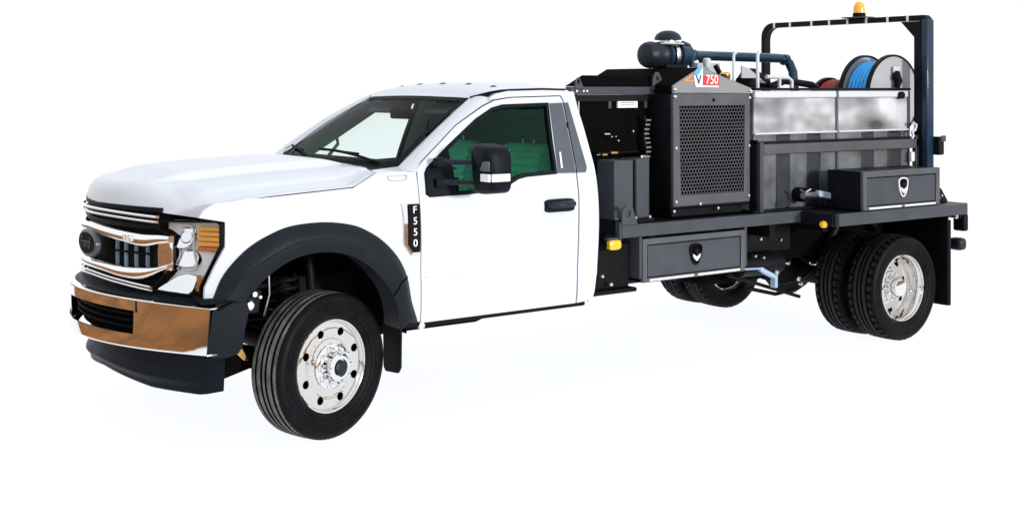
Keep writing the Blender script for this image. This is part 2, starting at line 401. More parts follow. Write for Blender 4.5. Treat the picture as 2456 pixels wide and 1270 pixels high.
    def aP(u, v, s_=sg):
        t = u; i = min(3, int(t*4)); q = t*4-i
        a = Vector(wsE[i]).lerp(Vector(wsE[i+1]), q); b0, b1 = dsE[i], dsE[i+1]
        b = Vector((b0[0], W(b0[0], b0[2]), b0[2])).lerp(Vector((b1[0], W(b1[0], b1[2]), b1[2])), q)
        p = a.lerp(b, v); p.z += .018*math.sin(v*math.pi); p.y += .012*math.sin(v*math.pi); p.x -= .01*math.sin(v*math.pi)
        return (p.x, s_*p.y, p.z)
    MB().grid(aP, 16, 6).build('windscreen_pillar', 'white', truck, smooth=50)
    # rocker and step under the door
    MB().box((.66, min(sg*.78, sg*.925), .535), (1.93, max(sg*.78, sg*.925), .60)).build('rocker', 'dark', truck, bevel=.01)
    # cowl side closing panel between fender top and windscreen base
    MB().grid(lambda u, v, s_=sg: (.345+u*.30, s_*((.955-.02*u)*(1-v)+(.90-.135*u)*v), 1.460+.0*u+v*(.010+.008*u)-.004*(1-v)), 6, 4).build('cowl_side', 'white', truck, smooth=60)

# --- roof
def roof(u, v):
    vv = v*2-1
    xf = 1.222-.055*(1-vv*vv); x = xf+(1.962-xf)*u
    ye = interp(x, [1.15, 1.222, 1.30, 1.40, 1.90, 1.962], [.60, .622, .715, .752, .752, .735])
    ze = smooth_interp(x, [1.15, 1.222, 1.30, 1.42, 1.70, 1.90, 1.962], [1.858, 1.880, 1.908, 1.929, 1.934, 1.930, 1.905])
    crown = interp(x, [1.15, 1.35, 1.6, 1.85, 1.962], [.022, .040, .048, .045, .03])
    z = ze+crown*(1-abs(vv)**2.6)
    z += .006*sum(math.exp(-((vv-c)/.05)**2) for c in (-.55, -.2, .2, .55))*min(1, max(0, (x-1.4)/.1))
    return (x, vv*ye, z)
rf = MB().grid(roof, 26, 40).build('roof', 'white', truck, smooth=50)
for yy in (-.30, 0, .30, -.56, .56):
    c = roof(.34, .5+yy/1.5)
    mk = MB().grid(lambda u, v: (c[0]-.03+u*.06, c[1]+(v-.5)*.05*(.6+.8*u*(1-u)), c[2]-.002+.010*math.sin(u*math.pi)*math.sin(v*math.pi)), 6, 6)
    mk.build('clearance_lamp', 'navy_dark', rf, smooth=60)
# drip rail: dark line along the roof edge
for sg in (-1,):
    MB().tube([(1.224, sg*.632, 1.884), (1.262, sg*.680, 1.899), (1.305, sg*.722, 1.914), (1.37, sg*.747, 1.926), (1.45, sg*.754, 1.931), (1.7, sg*.753, 1.937), (1.90, sg*.753, 1.933)], .007, 8).build('roof_moulding', 'black_plastic', rf, smooth=60)

# --- cab rear wall with window
rw = [(-.93,.56),(.93,.56),(.975,.75),(.985,1.1),(.965,1.3),(.93,1.44),(.735,1.92),(-.735,1.92),(-.93,1.44),(-.965,1.3),(-.985,1.1),(-.975,.75)]
rhole = curve([(-.60,1.43),(0,1.43),(.60,1.43),(.575,1.62),(.54,1.79),(0,1.80),(-.54,1.79),(-.575,1.62)], True, 3)
back = sheet(rw, [rhole], lambda y, z, d: (1.985-d, y, z), .03, .12).build('cab_back', 'white', truck, smooth=40)
sheet(rhole, [], lambda y, z, d: (1.972-d, y, z), .004, .2).build('rear_glass', 'glass_clear', back, smooth=0)

# --- windscreen
def ws(u, v, o=0.):
    vv = v*2-1; q = 1-vv*vv
    b = Vector((.605-.135*q, vv*.772, 1.470+.004*q)); t = Vector((1.226-.062*q, vv*.622, 1.876+.014*q))
    p = b.lerp(t, u); p.x -= .02*math.sin(u*math.pi); p.z += .016*math.sin(u*math.pi)+o; p.x -= o*.6
    return p
wsc = MB().grid(lambda u, v: ws(u, v), 16, 24).build('windscreen', 'glass_screen', truck, smooth=60)
fr = MB(); fr.grid(lambda u, v: ws(u*.045, v, .003), 1, 24); fr.grid(lambda u, v: ws(.935+u*.065, v, .003), 1, 24)
for a in (0, .972): fr.grid(lambda u, v: ws(u, a+v*.028, .003), 16, 1)
fr.build('windscreen_border', 'trim_dark', wsc, smooth=60)
# cowl (black) between bonnet and windscreen
def cowl(u, v):
    vv = v*2-1; q = 1-vv*vv
    return (.352+.115*q+u*(.262-.245*q), vv*(.905-.13*u), 1.452+.022*q+u*.014-.010*math.sin(u*math.pi))
MB().grid(cowl, 6, 24).build('cowl', 'black_plastic', truck, smooth=60)
for y0, y1 in ((-.62, .10), (.12, .70)):
    wp = MB(); p0 = ws(.02, .5+y0/1.55, .012); p1 = ws(.13, .5+y1/1.52, .015)
    pts = [p0.lerp(p1, t)+Vector((-.012*math.sin(t*math.pi), 0, .018*math.sin(t*math.pi))) for t in [i/10 for i in range(11)]]
    wp.tube(pts, .009, 8); wp.tube([pts[3]+Vector((0, 0, .015)), pts[9]], .007, 6)
    wp.build('wiper', 'trim_dark', truck, smooth=60)

# --- bonnet
def bon(u, v):
    vv = v*2-1
    # outer edge follows the fender seam
    t = abs(vv); yl = vv*.945
    xf = -.935+.404*yl*yl*(1.0); xb = .352+.115*(1-vv*vv)
    x = xf+(xb-xf)*(u**1.25)
    ze = zseam(x) if x > -.70 else 1.268
    he = W(max(x, -.72), ze)+.004
    he = min(he, he) if x > -.62 else he-.0
    y = vv*min(he, .97)
    zc = smooth_interp(x, [-.93, -.80, -.60, -.30, 0, .25, .47], [1.405, 1.425, 1.448, 1.472, 1.487, 1.494, 1.482])
    k = 1-t**3.2
    z = ze+(zc-ze)*k
    # power dome and side channels
    d = max(0, min(1, (x+.80)/.25))*max(0, min(1, (.40-x)/.15+.3))
    def st(a, b, q): 
        q = max(0, min(1, (q-a)/(b-a))); return q*q*(3-2*q)
    z += d*(.026*(1-st(.40, .445, t))-.024*st(.40, .445, t)*(1-st(.63, .675, t))-.016*st(.80, .83, t)*(1-st(.93, .97, t)))
    # nose roll
    dd = (x-xf)/(.10+.17*t**3)
    if dd < 1:
        zl = 1.290-.055*t*t
        z = zl+(max(z, zl)-zl)*max(0, 1-(1-dd)**2.6)**.42
    return (x, y, z)
bo = MB().grid(bon, 60, 120).build('bonnet', 'white', truck, smooth=50)
def nose(a, z0, z1, y0, y1, thick, n=24, k=.404, arch=0.):
    def P(y, z, d): return (a+k*y*y+d, y, z+arch*(1-(y/.9)**2))
    mb = MB()
    for d0 in (0,):
        rows = []
        for i in range(n+1):
            y = y0+(y1-y0)*i/n
            rows += [P(y, z0, 0), P(y, z1, 0), P(y, z1, thick), P(y, z0, thick)]
        fs = [(i*4+j, i*4+(j+1) % 4, (i+1)*4+(j+1) % 4, (i+1)*4+j) for i in range(n) for j in range(4)]+[(0, 1, 2, 3), (n*4+3, n*4+2, n*4+1, n*4)]
        mb.add(rows, fs)
    return mb
nose(-.935, 1.262, 1.288, -.60, .60, .05, arch=.008).build('bonnet_edge', 'black_plastic', bo, bevel=.003)

# --- front structure: core, grille
nose(-.86, .80, 1.30, -.86, .86, .05).build('radiator_support', 'void', truck)
gr = nose(-.895, .835, 1.262, -.62, .62, .03).build('grille', 'trim_dark', truck)
def sweep(path, a, depth, k=.404, n=10, vertical=False):
    """rounded bar along stations (y, z, half size); profile bulges forward (-x)"""
    mb = MB(); rows = []
    for y, z, h in path:
        r = []
        for i in range(n+1):
            t = R(-112+224*i/n); c_, s_ = math.cos(t), math.sin(t)
            if vertical: yy, zz = y+h*s_, z
            else: yy, zz = y, z+h*s_
            r.append((a+k*yy*yy-depth*(abs(c_)**.7)*math.copysign(1, c_), yy, zz))
        rows += r
    m = n+1; L_ = len(path)
    fs = [(i*m+j, i*m+j+1, (i+1)*m+j+1, (i+1)*m+j) for i in range(L_-1) for j in range(n)]
    fs += [tuple(range(m)), tuple(range((L_-1)*m, L_*m))]
    return mb.add(rows, fs)
def stations(pts, n=40):
    ys = [p[0] for p in pts]
    return [(y, smooth_interp(y, ys, [p[1] for p in pts]), smooth_interp(y, ys, [p[2] for p in pts])) for y in [ys[0]+(ys[-1]-ys[0])*i/n for i in range(n+1)]]
mir = lambda q: [(-y, z, h) for y, z, h in reversed(q[1:])]+q if q[0][0] == 0 else q
for z in (1.249, 1.222):
    sweep(stations(mir([(0, z+.012, .008), (.30, z+.008, .008), (.605, z-.004, .008)])), -.958, .014).build('upper_bar', 'chrome', gr, smooth=50)
nose(-.930, 1.172, 1.200, -.60, .60, .03).build('grille_slat', 'black_plastic', gr, bevel=.004)
sweep(stations(mir([(0, 1.150, .030), (.17, 1.142, .030), (.35, 1.128, .032), (.52, 1.115, .036), (.64, 1.128, .026), (.695, 1.130, .018)])), -.955, .030).build('grille_wing', 'chrome', gr, smooth=50)
sweep(stations(mir([(0, .945, .026), (.18, .942, .028), (.36, .930, .032), (.50, .934, .034), (.60, .955, .022), (.69, .985, .012)])), -.955, .030).build('grille_wing', 'chrome', gr, smooth=50)
for sg in (-1, 1):
    sweep([(sg*.648, .962+.170*i/12, .036+.006*math.sin(i/12*math.pi)) for i in range(13)], -.950, .022, vertical=True).build('grille_upright', 'chrome', gr, smooth=50)
    MB().box((-.925+.404*.56**2, min(sg*.515, sg*.605), .955), (-.89+.404*.56**2, max(sg*.515, sg*.605), 1.13)).build('grille_block', 'trim_dark', gr, bevel=.006)
    for y in (.20, .29, .38, .47):
        MB().box((-.915+.404*y*y, sg*y-.0025, .95), (-.885+.404*y*y, sg*y+.0025, 1.12)).build('grille_divider', 'pale_blue', gr, bevel=.002)
    nose(-.925, 1.030, 1.040, min(sg*.12, sg*.60), max(sg*.12, sg*.60), .02).build('grille_slat', 'trim_dark', gr, bevel=.003)
for z in (.866, .848):
    sweep(stations(mir([(0, z+.036, .006), (.30, z+.022, .006), (.575, z, .006)])), -.968, .010).build('lower_bar', 'chrome', gr, smooth=50)
for z in (.885, .905, 1.19):
    nose(-.905, z, z+.008, -.58, .58, .02, arch=.02).build('grille_slat', 'black_plastic', gr, bevel=.002)
# oval emblem
em = MB(); 
def oval(ry, rz, x0, x1, n=36): return [(x0, ry*math.cos(t), 1.062+rz*math.sin(t)) for t in [2*math.pi*i/n for i in range(n)]], n
a, n = oval(.150, .078, -.965, 0); b, _ = oval(.150, .078, -.994, 0); c, _ = oval(.138, .067, -.998, 0)
em.add(a+b+c, [(i, (i+1) % n, n+(i+1) % n, n+i) for i in range(n)]+[(n+i, n+(i+1) % n, 2*n+(i+1) % n, 2*n+i) for i in range(n)]+[tuple(range(2*n, 3*n))])
eo = em.build('emblem', 'bplate', gr, smooth=40)
f_, _ = oval(.130, .060, -1.001, 0); MB().add(f_+[(-.996, p[1], p[2]) for p in f_], [tuple(range(n))]+[(i, (i+1) % n, n+(i+1) % n, n+i) for i in range(n)]).build('emblem_field', 'trim_dark', gr)
front_m = lambda x, y, z, yaw=0.: Matrix.Translation((x, y, z)) @ Matrix.Rotation(R(-90)+yaw, 4, 'Z') @ Matrix.Rotation(R(90), 4, 'X')
text_part('emblem_lettering', 'Ford', .085, .002, front_m(-1.004, 0, 1.064), 'guard', gr)
text_part('grille_lettering', 'XLT', .052, .004, front_m(-.914, -.43, 1.122, R(19)), 'white_label', gr)

# --- headlights
for sg in (-1, 1):
    ysg = lambda y: sg*y
    def hm(a, sg=sg):
        def f(y, z, d): return (a+.404*y*y+d, sg*y, z)
        return f
    outer = [(.60,1.226),(.80,1.232),(.925,1.236),(.944,1.22),(.944,1.105),(.90,1.005),(.846,.885),(.842,.832),(.70,.836),(.55,.846),(.60,.900),(.655,.955),(.668,1.0),(.672,1.14),(.63,1.165),(.60,1.175)]
    hl = sheet(outer, [], hm(-.898), .05, .05).build('headlight', 'lamp_white', truck, smooth=50)
    sheet(outer, [inset(outer, .008)], hm(-.955), .06, .05).build('bezel', 'trim_dark', hl, smooth=40, bevel=.003)
    sheet(inset(outer, .006), [], hm(-.950), .004, .05).build('lens_cover', 'lens', hl, smooth=50)
    # main lamp: two stacked reflector boxes with rounded windows
    def lamp(poly, a, name, mt, thick=.03, r=.04):
        zc_ = sum(p[1] for p in poly)/len(poly)
        return sheet(curve(poly, True, 3), [], lambda y, z, d, s_=sg: (a+.404*y*y+.42*(z-zc_)+d, s_*y, z), thick, r).build(name, mt, hl, smooth=50, bevel=.004)
    lamp([(.705,1.085),(.765,1.09),(.772,1.15),(.765,1.20),(.71,1.195),(.70,1.14)], -.920, 'reflector', 'chrome')
    lamp([(.715,.985),(.79,.985),(.80,1.03),(.77,1.072),(.715,1.07),(.71,1.03)], -.922, 'reflector', 'chrome')
    MB().lathe([(.0, -.02), (.018, -.018), (.032, -.006), (.036, .01)], (-.928+.404*.735**2, sg*.735, 1.142), 'x', 24).build('projector', 'lens', hl, smooth=60)
    # C-shaped daytime strip
    MB().tube([(-.928+.404*y*y, sg*y, z) for y, z in ((.72, .965), (.79, .970), (.802, 1.0), (.785, 1.08), (.785, 1.185), (.765, 1.208), (.70, 1.206))], .007, 8).build('light_strip', 'white_label', hl, smooth=60)
    for i in range(5):
        z = 1.072+i*.027
        sheet([(.803,z),(.924,z),(.926,z+.023),(.803,z+.023)], [], lambda y, zz, d, z0=z, s_=sg: (-.934+.404*y*y+.5*(zz-z0)+d, s_*y, zz), .02, .04).build('amber_lens', 'amber_dark' if i == 0 else 'amber', hl, smooth=40, bevel=.004)
    lamp([(.575,.85),(.70,.842),(.775,.84),(.782,.90),(.775,.938),(.69,.938),(.63,.895)], -.926, 'turn_reflector', 'chrome', .02)
    sheet([(.79,.842),(.835,.842),(.838,.93),(.79,.94)], [], hm(-.920), .02, .04).build('side_reflector', 'brass', hl, smooth=40, bevel=.004)
    sheet([(.628,.945),(.69,.965),(.69,1.09),(.632,1.10)], [], hm(-.945), .04, .04).build('grille_return', 'chrome', hl, smooth=40, bevel=.006)

# --- bumper
brows = [(.787,.060),(.7865,.006),(.785,.0015),(.781,0),(.776,0),(.722,.0),(.66,.0),(.606,.0),(.540,.0),(.534,.0005),(.530,.003),(.528,.008),(.526,.060)]
by = [-.975,-.95,-.90,-.82,-.72,-.64,-.60,-.556]+[-.556+1.112*i/28 for i in range(1, 28)]+[.556,.60,.64,.72,.82,.90,.95,.975]
bv = []; bf = []
for y in by:
    for z, dx in brows:
        q = max(0, 1-(y/.985)**2)
        zz = z+(.030 if z > .66 else .014)*q-(.0 if z > .6 else .0)
        yy = y*(1-.045*(.784-z)/.25)
        bv.append((-1.045+.395*y*y+dx, yy, zz))
nb = len(brows)
for i in range(len(by)-1):
    for j in range(nb-1):
        if abs(by[i]+by[i+1])/2 < .556 and 5 <= j <= 6: continue
        bf.append((i*nb+j, i*nb+j+1, (i+1)*nb+j+1, (i+1)*nb+j))
bu = MB().add(bv, bf).build('front_bumper', 'chrome', truck, smooth=50)
so = bu.modifiers.new('thick', 'SOLIDIFY'); so.thickness = .008; so.offset = -1
es = bu.modifiers.new('split', 'EDGE_SPLIT'); es.split_angle = R(40)
for sg in (-1, 1):      # joint between the centre section and the end caps
    MB().box((-1.045+.395*.57**2-.003, min(sg*.562, sg*.572), .735), (-1.045+.395*.57**2+.02, max(sg*.562, sg*.572), .797)).build('bumper_joint', 'trim_dark', bu)
nose(-.95, .57, .76, -.60, .60, .03, arch=.015).build('bumper_grille', 'void', bu)
for zz in (.625, .66, .695):
    nose(-.985, zz, zz+.010, -.56, .56, .02, arch=.012).build('bumper_slat', 'trim_dark', bu, bevel=.002)
def pad(u, v):
    y = (v*2-1)*1.0
    return (-1.022+.40*y*y+u*.135, y, .775+.028*(1-(y/.97)**2)+.062*u**.8)
MB().grid(pad, 6, 40).build('bumper_pad', 'black_plastic', truck, smooth=60)
nose(-.925, .78, .852, -.90, .90, .04, arch=.01).build('lower_fascia', 'black_plastic', truck, bevel=.006)
for sg in (-1, 1):
    sheet([(-.70,.806),(-.46,.808),(-.46,.832),(-.70,.834)], [], side_map(sg, .040), .14, .05).build('fascia_end', 'trim_dark', truck, smooth=40)
# --- air dam
def dam(u, v):
    y = (v*2-1)*.905
    zb = .345-.043*min(1, (abs(y)/.5)**1.3)+.02*max(0, abs(y)-.82)/.085
    e = max(0, abs(y)-.80)/.105                      # corners wrap rearwards
    uu = min(1, u/.82); z = .54+(zb-.54)*math.sin(uu*math.pi/2)**.9
    x = -.90+.36*y*y+.05*e*e-.030*math.exp(-((u-.36)/.10)**2)*(1-(abs(y)/.905)**6)
    if u > .60: x += .10*((u-.60)/.40)**2*(1-(abs(y)/.905)**4)
    return (x, y-.02*e*e*math.copysign(1, y)*u, z)
dm = MB().grid(dam, 24, 56)
dmo = dm.build('air_dam', 'black_plastic', truck, smooth=50)
so = dmo.modifiers.new('thick', 'SOLIDIFY'); so.thickness = .008
es = dmo.modifiers.new('split', 'EDGE_SPLIT'); es.split_angle = R(50)

# --- vent badges on the fenders
for sg in (-1, 1):
    vp = [(.535,1.272),(.612,1.270),(.611,.992),(.566,.99),(.535,1.04)]
    vb = sheet(vp, [], side_map(sg, .014), .03, .04).build('fender_vent', 'trim_dark', truck, smooth=40, bevel=.003)
    sheet([(.492,1.278),(.612,1.276),(.612,1.268),(.530,1.268),(.528,1.04),(.562,.994),(.611,.990),(.611,.974),(.552,.976),(.502,1.043),(.502,1.20)], [], side_map(sg, .011), .02, .04).build('vent_frame', 'chrome', vb, smooth=40, bevel=.003)
    if sg < 0:
        for ch, z in (('F', 1.236), ('5', 1.172), ('5', 1.108), ('0', 1.044)):
            text_part('vent_lettering', ch, .060, .003, side_mtx(.574, -(W(.574, z)+.017), z), 'white_label', vb)
    bd = sheet(curve([(.422,1.438),(.485,1.436),(.55,1.442),(.545,1.41),(.485,1.404),(.428,1.41)], True, 3), [curve([(.43,1.434),(.485,1.432),(.54,1.436),(.536,1.415),(.485,1.410),(.435,1.415)], True, 3)], side_map(sg, .004), .01, .02).build('fender_badge', 'reel', truck, smooth=40)

# --- mirror
for sg in (-1,):
    def shell(u, v, s_=sg):
        # rounded box, u around (vertical plane y-z section), v from front to back
        t = u*2*math.pi; ex = .38
        cy, cz = abs(math.cos(t))**ex*math.copysign(1, math.cos(t)), abs(math.sin(t))**ex*math.copysign(1, math.sin(t))
        k = [.0, .82, .96, 1.0, 1.0, .97][int(round(v*5))]; xo = [0, .0, .02, .06, .135, .145][int(round(v*5))]
        y = 1.232+.108*cy*k*(1-.10*max(0, cz)); z = 1.470+.145*cz*k+.012*(-cy)*cz
        return (.885+xo-.02*cz*(1-v), s_*y, z)
    mh = MB().grid(shell, 40, 5)
    mo = mh.build('wing_mirror', 'black_plastic', truck, smooth=50)
    MB().prism([(-1.145,1.35),(-1.32,1.35),(-1.32,1.59),(-1.15,1.59)], 1.024, 1.030, 'yz').build('mirror_glass', 'chrome', mo)
    for zz in (1.505, 1.385):
        MB().tube([(.745, sg*.95, zz), (.79, sg*1.01, zz+.004), (.93, sg*1.14, zz)], [.020, .016, .015], 10).build('mirror_arm', 'navy_dark', mo, smooth=60)
        MB().obox((.765, sg*.985, zz), (.075, .05, .055)).build('arm_bracket', 'black_plastic', mo, bevel=.008)
    MB().obox((.895+.06, sg*1.336, 1.425), (.13, .012, .045)).build('signal_lens', 'white_label', mo, bevel=.004)
    MB().obox((.878, sg*1.29, 1.425), (.016, .085, .045)).build('signal_lens', 'white_label', mo, bevel=.004)
    MB().obox((.877, sg*1.285, 1.492), (.014, .09, .060)).build('marker_lens', 'bplate', mo, bevel=.006)

# --- cab interior
it = MB().box((.62, -.90, .56), (1.95, .90, .60)); it.build('cab_floor', 'trim_dark', truck)
MB().box((.50, -.88, .60), (.56, .88, 1.44)).build('firewall', 'void', truck)
def dash(u, v):
    y = (v*2-1)*.86; return (.56+u*.42, y, 1.445+.035*math.sin(u*2.2)-.10*max(0, u-.75)*4*(u-.75)+.02*math.exp(-((y+.40)/.16)**2)*u)
dd_ = MB().grid(dash, 8, 30); dd_.box((.92, -.86, .95), (.985, .86, 1.40)); dd_.build('dashboard', 'trim_dark', truck, smooth=50)
MB().box((1.90, -.86, .60), (1.955, .86, 1.40)).build('cab_rear_trim', 'seat', truck, bevel=.02)
MB().grid(lambda u, v: (1.26+u*.68, (v*2-1)*.70, 1.862+.03*(1-(v*2-1)**2)), 6, 12).build('headliner', 'headliner', truck, smooth=60)
for yy in (-.42, .42):
    st_ = MB().box((1.22, yy-.27, .85), (1.74, yy+.27, 1.04)).build('seat', 'seat', truck, bevel=.06, bseg=4)
    MB().add([(1.66, yy-.26, 1.02), (1.66, yy+.26, 1.02), (1.80, yy+.24, 1.57), (1.80, yy-.24, 1.57), (1.80, yy-.26, 1.02), (1.80, yy+.26, 1.02), (1.90, yy+.24, 1.57), (1.90, yy-.24, 1.57)],
             [(0,1,2,3),(4,7,6,5),(0,4,5,1),(1,5,6,2),(2,6,7,3),(3,7,4,0)]).build('seat_back', 'seat', st_, bevel=.04, bseg=4)
    for k in range(9):
        t_ = .10+.095*k; px_ = 1.66+.14*t_
        MB().tube([(px_+.012, yy-.235, 1.03+.54*t_), (px_+.004, yy, 1.03+.54*t_), (px_+.012, yy+.235, 1.03+.54*t_)], .027, 8).build('seat_pleat', 'seat', st_, smooth=60)
    hd = MB().obox((1.855, yy, 1.675), (.09, .27, .15)); hd.build('headrest', 'trim_dark', st_, bevel=.035, bseg=4)
    for k in (-.06, .06): MB().cyl((1.85, yy+k, 1.55), (1.85, yy+k, 1.62), .008, n=8).build('headrest_post', 'steel', st_)
sw = MB(); sw.lathe([(.185+.016*math.cos(t), .016*math.sin(t)) for t in [2*math.pi*i/10 for i in range(10)]], (0, 0, 0), 'x', 36, closed=True)
rot = Matrix.Rotation(R(-28), 3, 'Y'); sw.v = [rot @ v+Vector((1.10, -.42, 1.36)) for v in sw.v]
sw.tube([(1.10, -.42, 1.36), (.94, -.42, 1.27)], .03, 10)
for t in (0, 2.3, 4.0): sw.bar(Vector((1.10, -.42, 1.36)), rot @ Vector((0, .18*math.cos(t), .18*math.sin(t)))+Vector((1.10, -.42, 1.36)), .03, .012)
sw.build('steering_wheel', 'trim_dark', truck, smooth=50)
MB().obox((1.10, 0, 1.775), (.035, .25, .075)).build('rear_view_mirror', 'trim_dark', truck, bevel=.015)
for yy in (-.36, .36): MB().obox((1.235, yy, 1.815), (.16, .40, .022), Matrix.Rotation(R(-28), 3, 'Y')).build('sun_visor', 'headliner', truck, bevel=.01)
MB().obox((1.52, -.30, 1.80), (.10, .13, .05)).build('overhead_console', 'bplate', truck, bevel=.01)
for sg in (-1, 1):   # seat belts, pillar trims
    MB().grid(lambda u, v, s_=sg: (.625+u*.605+v*.11, s_*(.768-.148*u-.02*v), 1.462+u*.402-v*.045), 8, 3).build('pillar_trim', 'pillar', truck, smooth=60)
    MB().bar((1.84, sg*.84, 1.72), (1.80, sg*.70, 1.05), .045, .004, up=(1, 0, 0)).build('seat_belt', 'trim_dark', truck)
MB().tube([(1.02, .745, 1.60), (1.00, .69, 1.55), (.90, .72, 1.42)], .012, 8).build('grab_handle', 'headliner', truck, smooth=60)

# ------------------------------------------------------------------ wheels
def tyre_mesh(shoulder):
    half = [(.258, .088), (.275, .102), (.305, .112), (.345, .117), (.372, .114), (.389, .106), (.398, .096)]
    tread = [(.403, .086), (.4035, .066), (.389, .063), (.389, .053), (.404, .050), (.405, .024), (.389, .021), (.389, .011), (.405, .008)]
    half = [(r, h*1.10) for r, h in half]; tread = [(r, h*1.10) for r, h in tread]
    pr = [(r, -h) for r, h in half]+[(r, -h) for r, h in tread]+[(r, h) for r, h in reversed(tread)]+[(r, h) for r, h in reversed(half)]+[(.25, .07), (.25, -.07)]
    n = 160
    def rf(i, j, r):
        if shoulder and (j in (6, 7, 8) or j in (23, 24, 25)) and i % 4 == 0: return r-.012
        if not shoulder and j in (7, 8, 23, 24) and i % 2 == 0: return r-.002
        return r
    mb = MB().lathe(pr, n=n, rf=rf, closed=True)
    return mb, len(pr)
def make_wheel(rear):
    h = holder('wheel', truck)
    mb, k = tyre_mesh(rear)
    to = mb.build('tyre', ['rubber', 'tread_rear' if rear else 'tread'], h, local=True, smooth=30)
    for p in to.data.polygons:
        c = p.center
        if math.hypot(c.x, c.z) > .3975 and abs(c.y) < .098: p.material_index = 1
    # sidewall raised rings
    for rr in (.292, .318, .338): MB().lathe([(rr-.002, -.1280+.35*(.345-rr)*(.345-rr)*6), (rr, -.1300+.35*(.345-rr)*(.345-rr)*6), (rr+.002, -.1280+.35*(.345-rr)*(.345-rr)*6)], n=80).build('sidewall_rib', 'rubber', h, local=True, smooth=30)
    MB().lathe([(.352, -.1280), (.354, -.1312), (.358, -.1312), (.360, -.1276)], n=80).build('sidewall_rib', 'rubber', h, local=True, smooth=30)
    if not rear:
        rim = MB(); rim.lathe([(.247, -.07), (.250, -.098), (.257, -.101), (.261, -.096), (.259, -.085), (.256, -.075)], n=72, closed=True)
        rim.lathe([(.250, -.09), (.246, -.082), (.243, -.080)], n=72)
        holes = []
        for i in range(8):
            a = R(45*i+22); cx_, cz_ = .196*math.cos(a), .196*math.sin(a)
            holes.append([(cx_+.0235*math.cos(t), cz_+.0235*math.sin(t)) for t in [2*math.pi*q/14 for q in range(14)]])
        circ = lambda r, n: [(r*math.cos(2*math.pi*q/n), r*math.sin(2*math.pi*q/n)) for q in range(n)]
        def prof(x, z, d):
            r = math.hypot(x, z); y = -smooth_interp(r, [.09, .12, .15, .17, .20, .23, .244], [.098, .096, .082, .086, .090, .086, .080])
            return (x, y+d, z)
        dmb = sheet(circ(.244, 72), holes+[circ(.095, 36)], prof, .012, .02, .022); rim.add(dmb.v, dmb.f)
        rim.build('rim', 'polished', h, local=True, smooth=40)
        MB().lathe([(.24, .06), (.235, -.05), (.02, -.05)], n=40).build('drum', 'void', h, local=True)
        hb = MB(); hb.lathe([(.125, -.092), (.124, -.104), (.115, -.110), (.086, -.112), (.080, -.135), (.074, -.165), (.066, -.172), (.050, -.173), (.048, -.160), (0, -.158)], n=40)
        hb.build('hub', 'chrome', h, local=True, smooth=35)
        MB().lathe([(.046, -.1605), (.044, -.178), (.03, -.186), (0, -.187)], n=8).build('hub_cap', 'navy_dark', h, local=True, smooth=20)
        rn, yn = .102, -.108
    else:
        rim = MB(); rim.lathe([(.248, -.06), (.246, -.100), (.253, -.105), (.259, -.100), (.259, -.092), (.250, -.088), (.240, -.080), (.232, -.06), (.232, -.01), (.229, .035), (.215, .05), (.19, .046), (.165, .036), (.14, .034), (.12, .034)], n=72)
        rim.build('rim', 'polished', h, local=True, smooth=40)
        MB().lathe([(.125, .035), (.122, .022), (.082, .018), (.076, -.02), (.072, -.070), (.064, -.082), (.04, -.085), (0, -.086)], n=40).build('hub', 'chrome', h, local=True, smooth=35)
        rn, yn = .102, .018
        for i in range(8):
            a = R(45*i+10); MB().cyl((.19*math.cos(a), .047, .19*math.sin(a)), (.19*math.cos(a), .041, .19*math.sin(a)), .022, n=14).build('hand_hole', 'void', h, local=True)
    for i in range(10):
        a = R(36*i); x, z = rn*math.cos(a), rn*math.sin(a)
        MB().lathe([(.0175, 0), (.017, -.010), (.0135, -.014), (.013, -.034), (.008, -.042), (0, -.043)], (x, yn, z), n=6).build('lug_nut', 'chrome', h, local=True, smooth=25)
    return h
fw0 = make_wheel(False); rw0 = make_wheel(True)
def place(wh, x, y, z, rz): wh.location = Vector((x, y, z))-ORG[truck]; wh.rotation_euler = (0, 0, rz)
ST = R(15)
place(fw0, 0, -.925, .405, ST)
f2 = copy_tree(fw0, truck); place(f2, 0, .925, .405, math.pi+ST)
place(rw0, 4.9, -1.075, .405, 0)
for y, rz in ((-.755, math.pi), (1.075, math.pi), (.755, 0)):
    c_ = copy_tree(rw0, truck); place(c_, 4.9, y, .405, rz)

